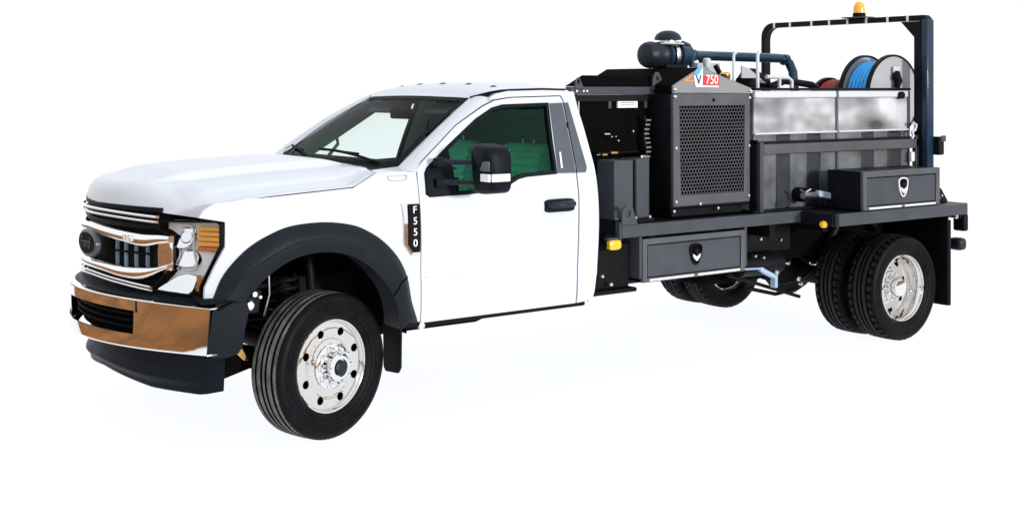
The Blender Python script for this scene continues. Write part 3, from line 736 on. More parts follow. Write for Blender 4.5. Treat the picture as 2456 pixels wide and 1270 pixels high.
# ------------------------------------------------------------------ chassis
for sg in (-1, 1):
    MB().box((-.85, sg*.43-.04, .60), (5.55, sg*.43+.04, .83)).build('frame_rail', 'dark', truck, bevel=.008)
    # leaf springs
    lf = MB()
    for i in range(7):
        L_ = .62-.07*i; z0 = .60-.016*i
        lf.tube([(4.9+L_*t, sg*.50, z0+.16*(L_*t)**2*1.0+.012) for t in (-1, -.66, -.33, 0, .33, .66, 1)], .011, 6)
    lf.build('leaf_spring', 'dark', truck, smooth=40)
    MB().cyl((4.62, sg*.60, .55), (4.80, sg*.62, .86), .035, n=14).build('shock_absorber', 'powder_black', truck, smooth=60)
    # front coil springs and dampers
    co = MB(); co.tube([(-.06+.075*math.cos(t), sg*.60+.075*math.sin(t), .56+.30*t/(2*math.pi*6)) for t in [2*math.pi*6*i/110 for i in range(111)]], .013, 8)
    co.build('coil_spring', 'powder_black', truck, smooth=60)
    MB().cyl((.13, sg*.62, .48), (.10, sg*.60, .98), .028, n=14).build('shock_absorber', 'powder_black', truck, smooth=60)
    # mud flaps
    MB().prism([(sg*.775,.30),(sg*.80,.275),(sg*.93,.285),(sg*.955,.32),(sg*.965,.74),(sg*.765,.74)], .50, .522, 'yz').build('mud_flap', 'rubber', truck, bevel=.006)
    MB().box((5.40, min(sg*.70, sg*1.225), .225), (5.415, max(sg*.70, sg*1.225), .93)).build('mud_flap', 'rubber', truck, bevel=.004)
    MB().box((5.418, min(sg*1.19, sg*1.228), .225), (5.44, max(sg*1.19, sg*1.228), .90)).build('flap_edge', 'powder_black', truck, bevel=.003)
MB().cyl((0, -.80, .42), (0, .80, .42), .055, n=18).build('front_axle', 'dark', truck, smooth=60)
MB().cyl((4.9, -.95, .41), (4.9, .95, .41), .075, n=20).lathe([(.0, -.2), (.12, -.17), (.19, -.06), (.19, .06), (.12, .17), (0, .2)], (4.9, 0, .41), 'y', 24).build('rear_axle', 'dark', truck, smooth=60)
MB().cyl((1.6, .0, .58), (4.72, 0, .44), .05, n=16).build('drive_shaft', 'dark', truck, smooth=60)
MB().box((.1, -.42, .40), (1.5, .42, .62)).build('gearbox', 'void', truck, bevel=.05)
MB().box((2.55, -.38, .52), (3.75, .38, .88)).build('fuel_tank', 'dark', truck, bevel=.05, bseg=3)
MB().tube([(1.7, .55, .52), (3.4, .58, .52), (4.3, .60, .55), (4.6, .70, .80), (5.2, .70, .78), (5.6, .8, .62)], .05, 14).build('exhaust_pipe', 'dark', truck, smooth=60)
MB().box((3.45, -.48, .46), (4.45, -.15, .92)).build('transfer_housing', 'void', truck, bevel=.04)
ub = MB().box((2.05, -.82, .60), (2.40, -.62, .90)); ub.box((2.03, -.86, .57), (2.44, -.60, .60)); ub.build('battery_box', 'dark', truck, bevel=.01)
MB().box((3.55, -.62, .70), (4.25, -.50, .93)).build('crossmember_plate', 'powder_black', truck, bevel=.01)
MB().cyl((3.62, -.66, .62), (4.05, -.66, .62), .085, n=20).build('air_tank', 'powder_black', truck, smooth=50)
ps = MB(); ps.bar((3.47, -.80, .625), (3.80, -.74, .60), .03, .012); ps.build('brace', 'pale_blue', truck, bevel=.002)
ps = MB(); ps.bar((3.76, -.74, .60), (3.95, -.72, .52), .05, .03); ps.bar((3.95, -.72, .53), (3.95, -.72, .44), .05, .03, up=(1, 0, 0)); ps.build('brace', 'pale_blue', truck, bevel=.004)
MB().bar((3.55, -.62, .56), (4.30, -.66, .33), .035, .025).build('link_bar', 'dark', truck, bevel=.004)
MB().tube([(3.95, -.60, .50), (4.15, -.62, .44), (4.35, -.62, .45), (4.5, -.60, .50)], .012, 8).build('brake_line', 'rubber', truck, smooth=60)
MB().tube([(3.85, -.55, .42), (4.10, -.60, .36), (4.35, -.60, .38)], .015, 8).build('brake_line', 'rubber', truck, smooth=60)
for x, y, z, r in ((3.82,-.63,.86,.014),(3.90,-.63,.80,.018),(4.02,-.63,.84,.012),(4.12,-.635,.78,.013),(4.05,-.64,.64,.016),(3.98,-.72,.55,.022),(4.18,-.66,.60,.014),(4.30,-.66,.47,.020),(4.38,-.62,.42,.018),(3.80,-.75,.68,.012),(2.12,-.87,.70,.012),(2.20,-.865,.64,.014),(3.70,-.76,.70,.012)):
    MB().lathe([(0, -.012), (r*.7, -.011), (r, -.004), (r, .02)], (x, y, z), 'y', 8).build('bolt', 'steel', truck, smooth=25)
# front recovery bracket and lower clamp seen behind the bumper
MB().prism([(-.50,.535),(-.455,.565),(-.40,.465),(-.43,.468)], -.87, -.85).build('bracket', 'brass', truck, bevel=.003)
MB().prism([(-.62,.54),(-.40,.52),(-.20,.46),(-.20,.40),(-.38,.41),(-.58,.36)], -.84, -.50).build('lower_valance', 'void', truck, bevel=.01)
for x, z, r in ((-.385,.826,.020),(-.412,.768,.030),(-.352,.808,.012)):
    MB().lathe([(0, -.02), (r*.7, -.019), (r, -.006), (r, .03)], (x, -.90, z), 'y', 14).build('bolt', 'steel', truck, smooth=30)
MB().prism([(-.46,.72),(-.40,.86),(-.33,.84),(-.35,.72)], -.885, -.86).build('bracket', 'black_plastic', truck, bevel=.004)
MB().tube([(-.25, -.80, .93), (-.24, -.79, .80), (-.27, -.78, .68)], .008, 8).build('brake_line', 'steel', truck, smooth=60)
MB().box((.52, -.95, .545), (.68, -.80, .575)).build('cab_mount', 'dark', truck, bevel=.01)
MB().lathe([(0, -.01), (.02, -.008), (.022, .01)], (.655, -.955, .55), 'y', 12).build('bolt', 'steel', truck, smooth=30)
# roof antenna base on cowl
MB().tube([(.56, .70, 1.47), (.60, .71, 1.53), (.66, .72, 1.56)], .010, 8).build('washer_nozzle', 'white_label', truck, smooth=60)

# ------------------------------------------------------------------ flat bed
bed = MB().box((2.28, -.86, .955), (4.02, .86, 1.022)).build('bed_deck', 'powder_black', truck)
MB().box((4.06, -1.20, .955), (5.60, 1.20, 1.022)).build('bed_deck', 'powder_black', truck)
for sg in (-1, 1):
    a, b = sorted((sg*.86, sg*.905)); MB().box((2.262, a, .943), (4.06, b, 1.028)).build('bed_rail', 'powder', truck, bevel=.006)
    a, b = sorted((sg*1.20, sg*1.245)); MB().box((4.062, a, .935), (5.64, b, 1.026)).build('bed_rail', 'powder', truck, bevel=.006)
    tab = [(2.262,1.03),(2.262,1.09)]+[(2.315+.052*math.cos(t), 1.115+.045*math.sin(t)) for t in [math.pi-i*math.pi/10 for i in range(11)]]+[(2.40,1.03)]
    hole_ = [(2.315+.022*math.cos(t), 1.105+.026*math.sin(t)) for t in [2*math.pi*i/14 for i in range(14)]]
    sheet(tab, [hole_], lambda x, z, d, s_=sg: (x, s_*(.907-d), z), .014, .04).build('lifting_tab', 'powder', truck, smooth=30)
MB().box((4.035, -1.20, .93), (4.058, 1.20, 1.024)).build('bed_end_plate', 'powder_black', truck)
MB().box((5.602, -1.20, .90), (5.64, 1.20, 1.024)).build('tail_rail', 'powder_black', truck)
for x in (2.6, 3.2, 3.8, 4.4, 5.0, 5.5):
    MB().box((x-.03, -.84, .84), (x+.03, .84, .953)).build('crossmember', 'dark', truck, bevel=.006)
# marker lamps
def marker(x, y, z, sx, sz):
    sheet(curve([(x-sx, z-sz), (x, z-sz*1.15), (x+sx, z-sz), (x+sx*1.1, z), (x+sx, z+sz), (x, z+sz*1.15), (x-sx, z+sz), (x-sx*1.1, z)], True, 3), [], lambda a, b, d: (a, y-.02*math.sqrt(max(0, 1-((a-x)/(sx*1.3))**2*.8-((b-z)/(sz*1.4))**2*.8))+d, b), .03, .012).build('marker_lamp', 'amber', truck, smooth=60)
marker(2.20, -.90, .905, .044, .027)
mk_ = MB().lathe([(0, -.028), (.018, -.024), (.027, -.012), (.030, .002)], (0, 0, 0), 'x', 20); mk_.v = [Vector((4.032+v.x, -1.125+v.y*1.15, .945+v.z*.9)) for v in mk_.v]; mk_.build('marker_lamp', 'amber', truck, smooth=60)
MB().box((2.15, -.89, .935), (2.26, -.86, .95)).build('lamp_bracket', 'powder', truck)
MB().box((2.245, -.90, .90), (2.262, -.86, 1.05)).build('bed_end_plate', 'powder', truck)
for sg in (-1, 1):
    a, b = sorted((sg*.52, sg*.545)); MB().box((4.10, a, .62), (5.56, b, .95)).build('arch_liner', 'void', truck)
MB().box((5.565, -.98, .60), (5.585, .98, .95)).build('rear_cross_plate', 'void', truck)
MB().box((4.10, -.52, .86), (5.39, .52, .953)).build('under_deck', 'void', truck)
# rear bumper, tail lights, hitch
MB().box((5.46, -.90, .50), (5.60, .90, .62)).build('rear_bumper', 'powder_black', truck, bevel=.01)
for sg in (-1, 1):
    tl = MB().obox((5.66, sg*1.165, .865), (.06, .11, .14)).build('tail_light', 'black_plastic', truck, bevel=.015)
    tl2 = MB().obox((5.64, sg*1.15, .69), (.10, .12, .10)).build('tail_light', 'navy_dark', truck, bevel=.03, bseg=3)
    MB().lathe([(.0, .07), (.03, .068), (.042, .052), (.045, .0)], (5.645, sg*1.15, .69), 'x', 20).build('lamp_glass', 'lens', tl2, smooth=50)
    br = MB().prism([(5.36,1.024),(5.66,1.024),(5.57,1.13),(5.50,1.165),(5.42,1.15)], sg*1.02, sg*1.05).build('corner_bracket', 'powder_black', truck, bevel=.004)
    for x, z in ((5.56,1.075),(5.50,1.12),(5.52,1.06)):
        MB().lathe([(0, -.012), (.010, -.010), (.012, .005)], (x, sg*1.055 if sg < 0 else 1.055, z), 'y', 8).build('bolt', 'steel', br, smooth=30)
for x in (5.48,):
    MB().lathe([(0, -.012), (.016, -.010), (.018, .005)], (x, -1.247, .925), 'y', 10).build('bolt', 'steel', truck, smooth=30)

# rear hoop with beacon
HX, HY, HZ = 5.615, .905, 2.545
def hoop_path(y, z, r=.13, n=8):
    p = [(-y, 1.026), (-y, z-.03), (-y+.03, z)]
    q = [(y-r+r*math.sin(t), z-r+r*math.cos(t)) for t in [math.pi/2*i/n for i in range(n+1)]]
    return p+q+[(y, 1.026)]
hp = MB()
outer = hoop_path(HY, HZ); inner = hoop_path(HY-.05, HZ-.045, .11)
n = len(outer)
vs = [(HX+dx, y, z) for dx in (-.04, .04) for y, z in outer]+[(HX+dx, y, z) for dx in (-.04, .04) for y, z in inner]
fs = []
for i in range(n-1): fs += [(i, i+1, n+i+1, n+i), (2*n+i, 3*n+i, 3*n+i+1, 2*n+i+1), (i, 2*n+i, 2*n+i+1, i+1), (n+i, n+i+1, 3*n+i+1, 3*n+i)]
fs += [(0, n, 3*n, 2*n), (n-1, 3*n-1, 4*n-1, 2*n-1)]
ho = hp.add(vs, fs).build('hoop', 'powder_black', truck, bevel=.008, smooth=30)
MB().box((HX-.050, -HY-.012, 1.03), (HX+.046, -HY+.046, HZ-.035)).build('near_post', 'navy', ho, bevel=.012)
MB().box((HX-.040, -HY+.0505, 1.03), (HX+.03, -HY+.125, HZ-.05)).build('hoop_gusset', 'powder_black', ho, bevel=.004)
MB().add([(HX-.03, -HY+.12, HZ-.05), (HX+.03, -HY+.12, HZ-.05), (HX+.03, -HY+.12, HZ-.19), (HX-.03, -HY+.12, HZ-.19), (HX-.03, -HY+.26, HZ-.05), (HX+.03, -HY+.26, HZ-.05)], [(0,1,2,3),(0,4,5,1),(3,2,5,4),(0,3,4),(1,5,2)]).build('hoop_gusset', 'powder_black', ho)
for y in (-.72, -.52, -.30, -.10, .10, .30, .55, .74):      # clips along the top bar
    MB().box((HX-.046, y-.010, HZ-.048), (HX-.040, y+.010, HZ+.004)).build('clip', 'white_label', ho)
pl = MB().box((HX-.10, -.31, HZ+.002), (HX+.06, -.08, HZ+.012)).build('beacon_plate', 'powder', ho, bevel=.002)
bc = MB().lathe([(.055, .0), (.055, .03), (.048, .035)], (HX-.01, -.20, HZ+.012), 'z', 24).build('beacon_base', 'trim_dark', ho, smooth=40)
MB().lathe([(.050, .035), (.050, .075), (.046, .10), (.034, .122), (.016, .132), (0, .134)], (HX-.01, -.20, HZ+.012), 'z', 24).build('beacon_lens', 'amber', ho, smooth=50)
MB().obox((HX+.075, -HY-.0, 1.47), (.07, .13, .15)).build('work_lamp', 'powder_black', ho, bevel=.012)
MB().obox((HX+.09, -HY-.068, 1.53), (.06, .01, .05)).build('lamp_face', 'powder', ho, bevel=.004)

# ------------------------------------------------------------------ drawer toolboxes
def toolbox(name, x0, x1, y, depth, z0, z1, label, fr_, group):
    t = thing(name, ((x0+x1)/2, y+depth/2, z0), label, 'toolbox', group)
    b = MB().box((x0, y+.02, z0), (x1, y+depth, z1)).build('body', 'powder_black', t, bevel=.006)
    o = [(x0, z0), (x1, z0), (x1, z1), (x0, z1)]
    i = [(x0+fr_, z0+.028), (x1-fr_, z0+.028), (x1-fr_, z1-fr_*1.0), (x0+fr_, z1-fr_)]
    sheet(o, [i], lambda a, b_, d: (a, y+d, b_), .03, .3).build('face_frame', 'guard', t, bevel=.005, smooth=30)
    dr = sheet([(x0+fr_+.008, z0+.035), (x1-fr_-.008, z0+.035), (x1-fr_-.008, z1-fr_-.008), (x0+fr_+.008, z1-fr_-.008)], [], lambda a, b_, d: (a, y+.006+d, b_), .012, .3).build('drawer', 'powder', t, bevel=.004, smooth=30)
    cx_ = (x0+x1)/2
    for a, b_ in ((x0+fr_+.02, cx_-.02), (cx_+.02, x1-fr_-.02)):
        MB().box((a, y-.006, z0+.008), (b_, y+.012, z0+.022)).build('lip', 'alu', dr, bevel=.002)
    zc = z0+(z1-z0)*.54; hh = (z1-z0)*.26
    sh = curve([(cx_-.055, zc+hh*.75), (cx_, zc+hh), (cx_+.055, zc+hh*.75), (cx_+.052, zc), (cx_+.03, zc-hh*.7), (cx_, zc-hh), (cx_-.03, zc-hh*.7), (cx_-.052, zc)], True, 3)
    sheet(sh, [inset(sh, .010)], lambda a, b_, d: (a, y-.010+d, b_), .016, .03).build('latch_bezel', 'alu' if z0 > 1 else 'powder_black', dr, bevel=.003, smooth=40)
    sheet(inset(sh, .008), [], lambda a, b_, d: (a, y+.000+d, b_), .010, .03).build('latch_cup', 'void', dr, smooth=40)
    MB().lathe([(.0, -.014), (.016, -.013), (.024, -.006), (.026, .004)], (cx_+.004, y-.002, zc+hh*.25), 'y', 18).build('lock', 'trim_dark', dr, smooth=40)
    MB().prism([(cx_-.036, zc+.004), (cx_, zc-.018), (cx_+.036, zc+.004), (cx_+.032, zc-.020), (cx_+.004, zc-hh*.62), (cx_-.004, zc-hh*.62), (cx_-.032, zc-.020)], y-.014, y-.004).build('paddle', 'alu', dr, bevel=.003)
    return t
tb2 = toolbox('toolbox', 4.36, 5.30, -1.225, .34, 1.030, 1.322, 'dark drawer toolbox with shield latch standing on the rear deck', .045, 'drawer toolboxes')
tb1 = toolbox('toolbox', 2.45, 3.44, -.905, .42, .630, .925, 'dark drawer toolbox with shield latch hung below the bed rail', .040, 'drawer toolboxes')
for x in (2.435, 3.452):
    MB().box((x-.012, -.90, .66), (x+.012, -.55, .9415)).build('hanger', 'powder', tb1, bevel=.003)

# ------------------------------------------------------------------ engine unit behind the cab
eu = thing('power_unit', (2.9, -.2, 1.024), 'black caged engine unit with mesh radiator guard behind the cab', 'engine unit')
X0, X1, YF, YB, ZT = 2.115, 3.02, -.56, .62, 1.952
for x, y in ((X0, YF), (X1-.05, YF), (X0, YB-.06), (X1-.05, YB-.06)):
    MB().box((x, y, 1.026), (x+.06, y+.06, ZT-.055)).build('post', 'powder_black', eu, bevel=.006)
for y, dz in ((YF-.004, 0), (YB-.056, .07)):
    MB().box((X0-.015, y, ZT-.055-dz), (X1+.03, y+.06, ZT-dz)).build('top_rail', 'powder', eu, bevel=.006)
MB().box((X0-.02, YF+.06, ZT-.115), (X0+.045, YB-.06, ZT-.06)).build('top_rail', 'powder', eu, bevel=.006)
MB().box((X0+.10, YF+.035, 1.50), (X1-.06, YF+.045, ZT-.056)).build('back_panel', 'void', eu)
MB().box((X0+.02, YB-.065, 1.03), (X1, YB-.055, ZT-.06)).build('far_panel', 'powder_black', eu)
MB().box((X0+.06, -.40, 1.05), (X1-.06, .50, 1.70)).build('engine_block', 'void', eu, bevel=.03)
MB().box((X0, YF, 1.026), (X1, YB, 1.05)).build('skid_base', 'powder_black', eu)
MB().box((X0+.02, YF+.01, ZT-.10), (X1, YF+.02, ZT-.056)).build('lintel', 'powder_black', eu)
# roof lids
YL = YF+.16
rl = MB().add([(X0-.01, YF+.012, ZT+.002), (X1+.03, YF+.012, ZT+.002), (X1+.03, YL, ZT+.002), (X0+.06, YL, ZT+.002),
               (X0+.13, YF+.05, ZT+.080), (X1+.03, YF+.05, ZT+.080), (X1+.03, YL-.02, ZT+.080), (X0+.20, YL-.02, ZT+.080)],
              [(0,3,2,1),(4,5,6,7),(0,1,5,4),(1,2,6,5),(2,3,7,6),(3,0,4,7)])
rl.build('roof_lid', 'void', eu, bevel=.006)
MB().box((X0+.05, YL+.002, ZT-.09), (X1, YB-.07, ZT-.07)).build('roof_panel', 'powder_black', eu)
for x in (2.16, 2.89):
    e = [(x-.05, ZT-.02), (x-.035, ZT+.07), (x-.012, ZT+.10), (x+.012, ZT+.10), (x+.03, ZT+.07), (x+.075, ZT-.02)]
    s_ = .62 if x < 2.5 else 1.05
    e = [(x+(a-x)*s_, ZT+(b-ZT)*s_) for a, b in e]
    hh = [(x+.012*math.cos(t), ZT+.055*s_+.018*math.sin(t)) for t in [2*math.pi*i/10 for i in range(10)]]
    sheet(e, [hh], lambda a, b, d: (a, YF-.016+d, b), .012, .05).build('lifting_eye', 'powder', eu, smooth=30)
for x in (2.15, 2.21, 2.24, 2.93, 2.975):
    MB().lathe([(0, -.008), (.009, -.007), (.011, .004)], (x, YF-.006, ZT-.03), 'y', 8).build('bolt', 'steel', eu, smooth=30)
# labels and engine bits seen inside the opening
MB().box((2.545, YF+.020, 1.805), (2.73, YF+.034, 1.888)).build('rating_plate', 'white_label', eu)
for z in (1.868, 1.851, 1.838, 1.826): MB().box((2.575 if z < 1.86 else 2.60, YF+.018, z), (2.70 if z < 1.86 else 2.68, YF+.0195, z+.004)).build('plate_print', 'powder', eu)
for x in (2.46, 2.80): MB().box((x, YF+.022, 1.80), (x+.03, YF+.034, 1.895)).build('door_hinge', 'powder', eu, bevel=.003)
pts = [(2.77+.014*math.sin(i*.9), YF-.015, 1.44+.31*i/12) for i in range(13)]
MB().tube(pts, .016, 8).build('hose', 'trim_dark', eu, smooth=60)
for i in range(9): MB().box((2.755+.01*math.sin(i*.9), YF-.036, 1.455+.032*i), (2.80+.01*math.sin(i*.9), YF-.028, 1.466+.032*i)).build('hose_clamp', 'steel', eu)
MB().box((2.72, YF-.03, 1.425), (2.80, YF+.0, 1.47)).build('valve_body', 'steel', eu, bevel=.006)
for x, z, sx, sz, mt in ((2.40,1.62,.05,.010,'steel'),(2.46,1.60,.012,.010,'steel'),(2.66,1.63,.010,.018,'steel'),(2.52,1.57,.012,.012,'steel'),(2.38,1.475,.045,.014,'brass'),(2.46,1.485,.06,.016,'brass'),(2.33,1.48,.03,.006,'steel'),(2.50,1.60,.007,.010,'steel')):
    MB().box((x, YF-.012, z), (x+sx, YF+.03, z+sz)).build('fitting', mt, eu, bevel=.002)
MB().box((2.34, YF-.004, 1.49), (2.72, YF+.032, 1.50)).build('fuel_rail', 'trim_dark', eu)
# pair of upright tanks/covers on the deck front
MB().box((2.285, -.80, 1.050), (2.455, -.62, 1.455)).build('hydraulic_cover', 'powder', eu, bevel=.006)
MB().prism([(2.485,-.80),(2.60,-.80),(2.64,-.76),(2.64,-.62),(2.485,-.62)], 1.052, 1.462, 'xy').build('hydraulic_cover', 'powder', eu, bevel=.012)
MB().box((2.27, -.79, 1.026), (2.66, -.61, 1.050)).build('cover_base', 'powder_black', eu)
for x in (2.30, 2.42, 2.47, 2.60): MB().lathe([(0, -.01), (.010, -.009), (.012, .006)], (x, -.806, 1.06), 'y', 8).build('bolt', 'steel', eu, smooth=30)

# radiator guard
GX0, GX1, GY, GZ0, GZ1 = 2.865, 3.640, -.765, 1.108, 1.902
gp = holder('radiator_guard', eu); ORG[gp] = ORG[eu]; gp.location = (0, 0, 0)
sheet([(GX0,GZ0),(GX1,GZ0),(GX1,GZ1),(GX0,GZ1)], [[(GX0+.075,GZ0+.075),(GX1-.060,GZ0+.075),(GX1-.055,GZ1-.085),(GX0+.06,GZ1-.085)]], lambda a, b, d: (a, GY+d, b), .03, .3).build('guard_frame', 'guard', gp, bevel=.005, smooth=30)
sh_ = MB().box((GX0-.006, GY+.031, GZ0), (GX0+.010, -.45, GZ1)); sh_.box((GX1-.010, GY+.031, GZ0), (GX1+.006, -.45, GZ1)); sh_.box((GX0-.006, GY+.031, GZ0-.016), (GX1+.006, -.45, GZ0-.002))
sh_.build('shroud', 'powder_black', gp, bevel=.003)
MB().box((GX0+.02, -.60, GZ0+.01), (GX1-.02, -.46, GZ1-.01)).build('radiator_core', 'void', gp)
# perforated screen: hexagonal cells, joined into one part
ms = MB(); p_ = .0292; hx0, hx1, hz0, hz1 = GX0+.055, GX1-.048, GZ0+.068, GZ1-.078
row = 0; z = hz0
while z < hz1:
    x = hx0+(p_/2 if row % 2 else 0)
    while x < hx1:
        vo = []; vi = []; vb = []
        for i in range(6):
            a = R(60*i+30); vo.append((x+p_*.578*math.cos(a), GY+.012, z+p_*.5775*math.sin(a))); vi.append((x+p_*.475*math.cos(a), GY+.012, z+p_*.475*math.sin(a))); vb.append((x+p_*.475*math.cos(a), GY+.016, z+p_*.475*math.sin(a)))
        ms.add(vo+vi+vb, [(i, (i+1) % 6, 6+(i+1) % 6, 6+i) for i in range(6)]+[(6+i, 6+(i+1) % 6, 12+(i+1) % 6, 12+i) for i in range(6)])
        x += p_
    z += p_*.866; row += 1
mo = ms.build('mesh_screen', 'guard', gp, smooth=0); mo['kind'] = 'stuff'
# gable panel above the guard
gb = sheet([(GX0,GZ1+.006),(GX1+.01,GZ1+.006),(GX1+.012,GZ1+.042),(3.165,2.082),(3.115,2.082),(GX0,GZ1+.058)], [], lambda a, b, d: (a, GY+d, b), .02, .2).build('gable_panel', 'gable', eu, bevel=.004, smooth=30)
gr_ = MB().prism([(GX0-.004,GZ1+.064),(3.110,2.090),(3.170,2.090),(GX1+.025,GZ1+.046),(GX1+.03,GZ1+.028),(GX1+.03,GZ1+.01),(GX0-.004,GZ1+.01)], GY+.021, .24)
gr_.build('gable_roof', 'void', eu, bevel=.004)
for x, z in ((GX0+.012,GZ1+.03),(GX0+.012,GZ1-.02),(GX1-.004,GZ1+.022),(GX1-.012,GZ1-.03),(GX0+.02,1.52),(GX1-.015,1.52),(GX0+.02,GZ0+.035),(GX1-.02,GZ0+.045),(GX0+.0,GZ0-.03),(3.30,GZ0-.03),(3.12,GZ0+.01)):
    MB().lathe([(0, -.012), (.011, -.010), (.013, .004)], (x, GY-.003, z), 'y', 8).build('bolt', 'steel', eu, smooth=30)
MB().lathe([(0, -.004), (.012, -.003), (.012, .004)], (3.26, GY-.002, GZ1-.045), 'y', 12).build('plug', 'void', eu, smooth=30)
MB().box((GX0+.01, GY+.03, 1.030), (GX1-.05, -.50, GZ0-.018)).build('guard_foot', 'powder_black', eu, bevel=.01)
MB().box((GX1+.008, GY+.08, 1.10), (GX1+.03, GY+.11, 1.50)).build('side_strut', 'powder', eu, bevel=.004)
# decal on the gable: white V swoosh, red number block, white rule
yb = GY-.003
MB().prism([(3.155,2.035),(3.320,2.035),(3.320,1.968),(3.155,1.968)], yb-.001, yb).build('decal_block', 'red_label', eu)
text_part('decal_lettering', '750', .092, .001, side_mtx(3.239, yb-.003, 2.002) @ Matrix.Diagonal((.92, 1, 1, 1)), 'white_label', eu)
MB().prism([(3.060,2.030),(3.150,2.090),(3.147,1.963),(3.075,1.963)], yb-.001, yb).build('decal_field', 'white_label', eu)
MB().prism([(3.060,2.050),(3.105,2.097),(3.143,2.090),(3.115,2.045),(3.075,2.030)], yb-.0035, yb-.0015).build('decal_swoosh', 'blue_label', eu)
MB().prism([(2.965,2.000),(3.060,2.049),(3.055,2.037),(2.995,2.000),(3.055,1.997),(3.055,1.990),(2.975,1.990)], yb-.001, yb).build('decal_swoosh', 'orange_label', eu)
text_part('decal_lettering', 'V', .095, .001, side_mtx(3.105, yb-.006, 2.0), 'powder', eu)
MB().prism([(3.080,1.961),(3.310,1.959),(3.31,1.949),(3.08,1.951)], yb-.001, yb).build('decal_rule', 'white_label', eu)

# air cleaner with rain cap, and the blue pipe
ac = holder('air_cleaner', eu); ORG[ac] = ORG[eu]; ac.location = (0, 0, 0)
MB().lathe([(0, 3.025), (.06, 3.027), (.085, 3.036), (.095, 3.056), (.095, 3.07), (.100, 3.08), (.100, 3.10), (.095, 3.11), (.095, 3.17), (.100, 3.18), (.100, 3.20), (.094, 3.21), (.094, 3.22)], (0, -.28, 2.190), 'x', 36).build('canister', 'navy_dark', ac, smooth=35)
MB().lathe([(.094, 3.22), (.106, 3.225), (.106, 3.25), (.092, 3.26), (.090, 3.34), (.104, 3.345), (.104, 3.37), (.088, 3.38), (.080, 3.46), (.06, 3.475), (0, 3.476)], (0, -.28, 2.190), 'x', 36).build('canister_end', 'navy', ac, smooth=35)
MB().lathe([(.107, 3.27), (.109, 3.275), (.109, 3.30), (.107, 3.305)], (0, -.28, 2.190), 'x', 36).build('clamp_band', 'steel', ac, smooth=35)
MB().lathe([(.070, 2.255), (.065, 2.272), (.062, 2.305)], (3.27, -.28, 0), 'z', 28).build('cap_neck', 'steel', ac, smooth=40)
MB().lathe([(.12, 2.268), (.125, 2.274), (.12, 2.280), (.06, 2.283)], (3.27, -.28, 0), 'z', 28).build('cap_flange', 'pvc', ac, smooth=40)
MB().lathe([(.055, 2.302), (.096, 2.304), (.104, 2.308), (.100, 2.324), (.085, 2.348), (.058, 2.366), (.03, 2.374), (0, 2.376)], (3.27, -.28, 0), 'z', 32).build('rain_cap', 'navy_dark', ac, smooth=50)
MB().box((3.18, -.36, 2.092), (3.40, -.20, 2.12)).build('cradle', 'powder_black', ac, bevel=.005)
MB().tube([(3.40, -.30, 2.28), (3.46, -.30, 2.265), (3.50, -.30, 2.22), (3.50, -.30, 2.10)], .022, 12).build('breather_hose', 'navy', ac, smooth=60)
MB().lathe([(0, 2.10), (.025, 2.10), (.03, 2.12), (.03, 2.16), (.018, 2.17), (0, 2.172)], (3.56, -.40, 0), 'z', 16).build('filler_cap', 'pvc', ac, smooth=40)
bp_ = [(3.47, -.28, 2.185), (3.56, -.20, 2.195), (3.70, -.10, 2.200), (4.0, -.10, 2.197), (4.4, -.10, 2.193), (4.70, -.10, 2.190), (4.76, -.11, 2.178), (4.79, -.13, 2.15), (4.80, -.16, 2.08), (4.80, -.18, 1.90)]
MB().tube(bp_, .038, 18).build('blue_pipe', 'navy', eu, smooth=60)
for i, rr in ((2, .046), (6, .046)): MB().cyl(Vector(bp_[i])-Vector((.025, 0, 0)), Vector(bp_[i])+Vector((.025, 0, 0)), rr, n=18).build('pipe_coupling', 'navy', eu, smooth=40)
MB().tube([(3.80, -.10, 2.218), (3.82, -.10, 2.12), (3.83, -.10, 2.0)], .032, 14).build('branch_pipe', 'navy', eu, smooth=60)

# ------------------------------------------------------------------ tank
TX0, TX1, TY, TZ0, TZ1 = 3.685, 5.548, -.755, 1.040, 1.935
tk = thing('water_tank', (4.6, 0, 1.024), 'translucent grey-white ribbed plastic tank in a black cradle on the bed', 'tank')
XM = 4.625
ribs = [(3.93, 4.09), (4.28, 4.44), (4.93, 5.09), (5.26, 5.44)]
def tank_side(sgn):
    prof_x = [TX0]
    for a, b in ribs: prof_x += [a, a+.015, b-.015, b]
    prof_x.append(TX1)
    def yoff(x):
        for a, b in ribs:
            if a+.014 <= x <= b-.014: return .035
        return 0.
    mb = MB(); zs = [TZ0, 1.10, 1.585, 1.60]
    n = len(prof_x)
    vs = []
    for j, z in enumerate(zs):
        for x in prof_x: vs.append((x, sgn*(-TY-(yoff(x) if j < 3 else 0)-(.01 if j == 0 else 0)), z))
    mb.add(vs, [(j*n+i, j*n+i+1, (j+1)*n+i+1, (j+1)*n+i) for j in range(3) for i in range(n-1)])
    return mb
body = MB().box((TX0, TY+.037, TZ0), (4.95, -TY-.037, 1.60)); body.box((4.951, TY+.037, TZ0), (TX1, -TY-.037, 1.46)); body.box((4.951, TY+.037, 1.4605), (TX1, TY+.05, 1.60)); body.box((TX0+.02, TY+.010, 1.6015), (4.95, -TY-.01, TZ1-.03)); body.box((4.95, TY+.010, 1.6015), (TX1-.02, TY+.05, TZ1-.03))
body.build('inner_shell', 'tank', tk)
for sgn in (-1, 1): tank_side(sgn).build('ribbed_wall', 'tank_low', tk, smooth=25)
for a, b in ribs:
    MB().box((a+.012, TY+.004, TZ0+.005), (b-.012, TY+.034, 1.583)).build('rib_strip', 'rib_dark', tk, bevel=.004)
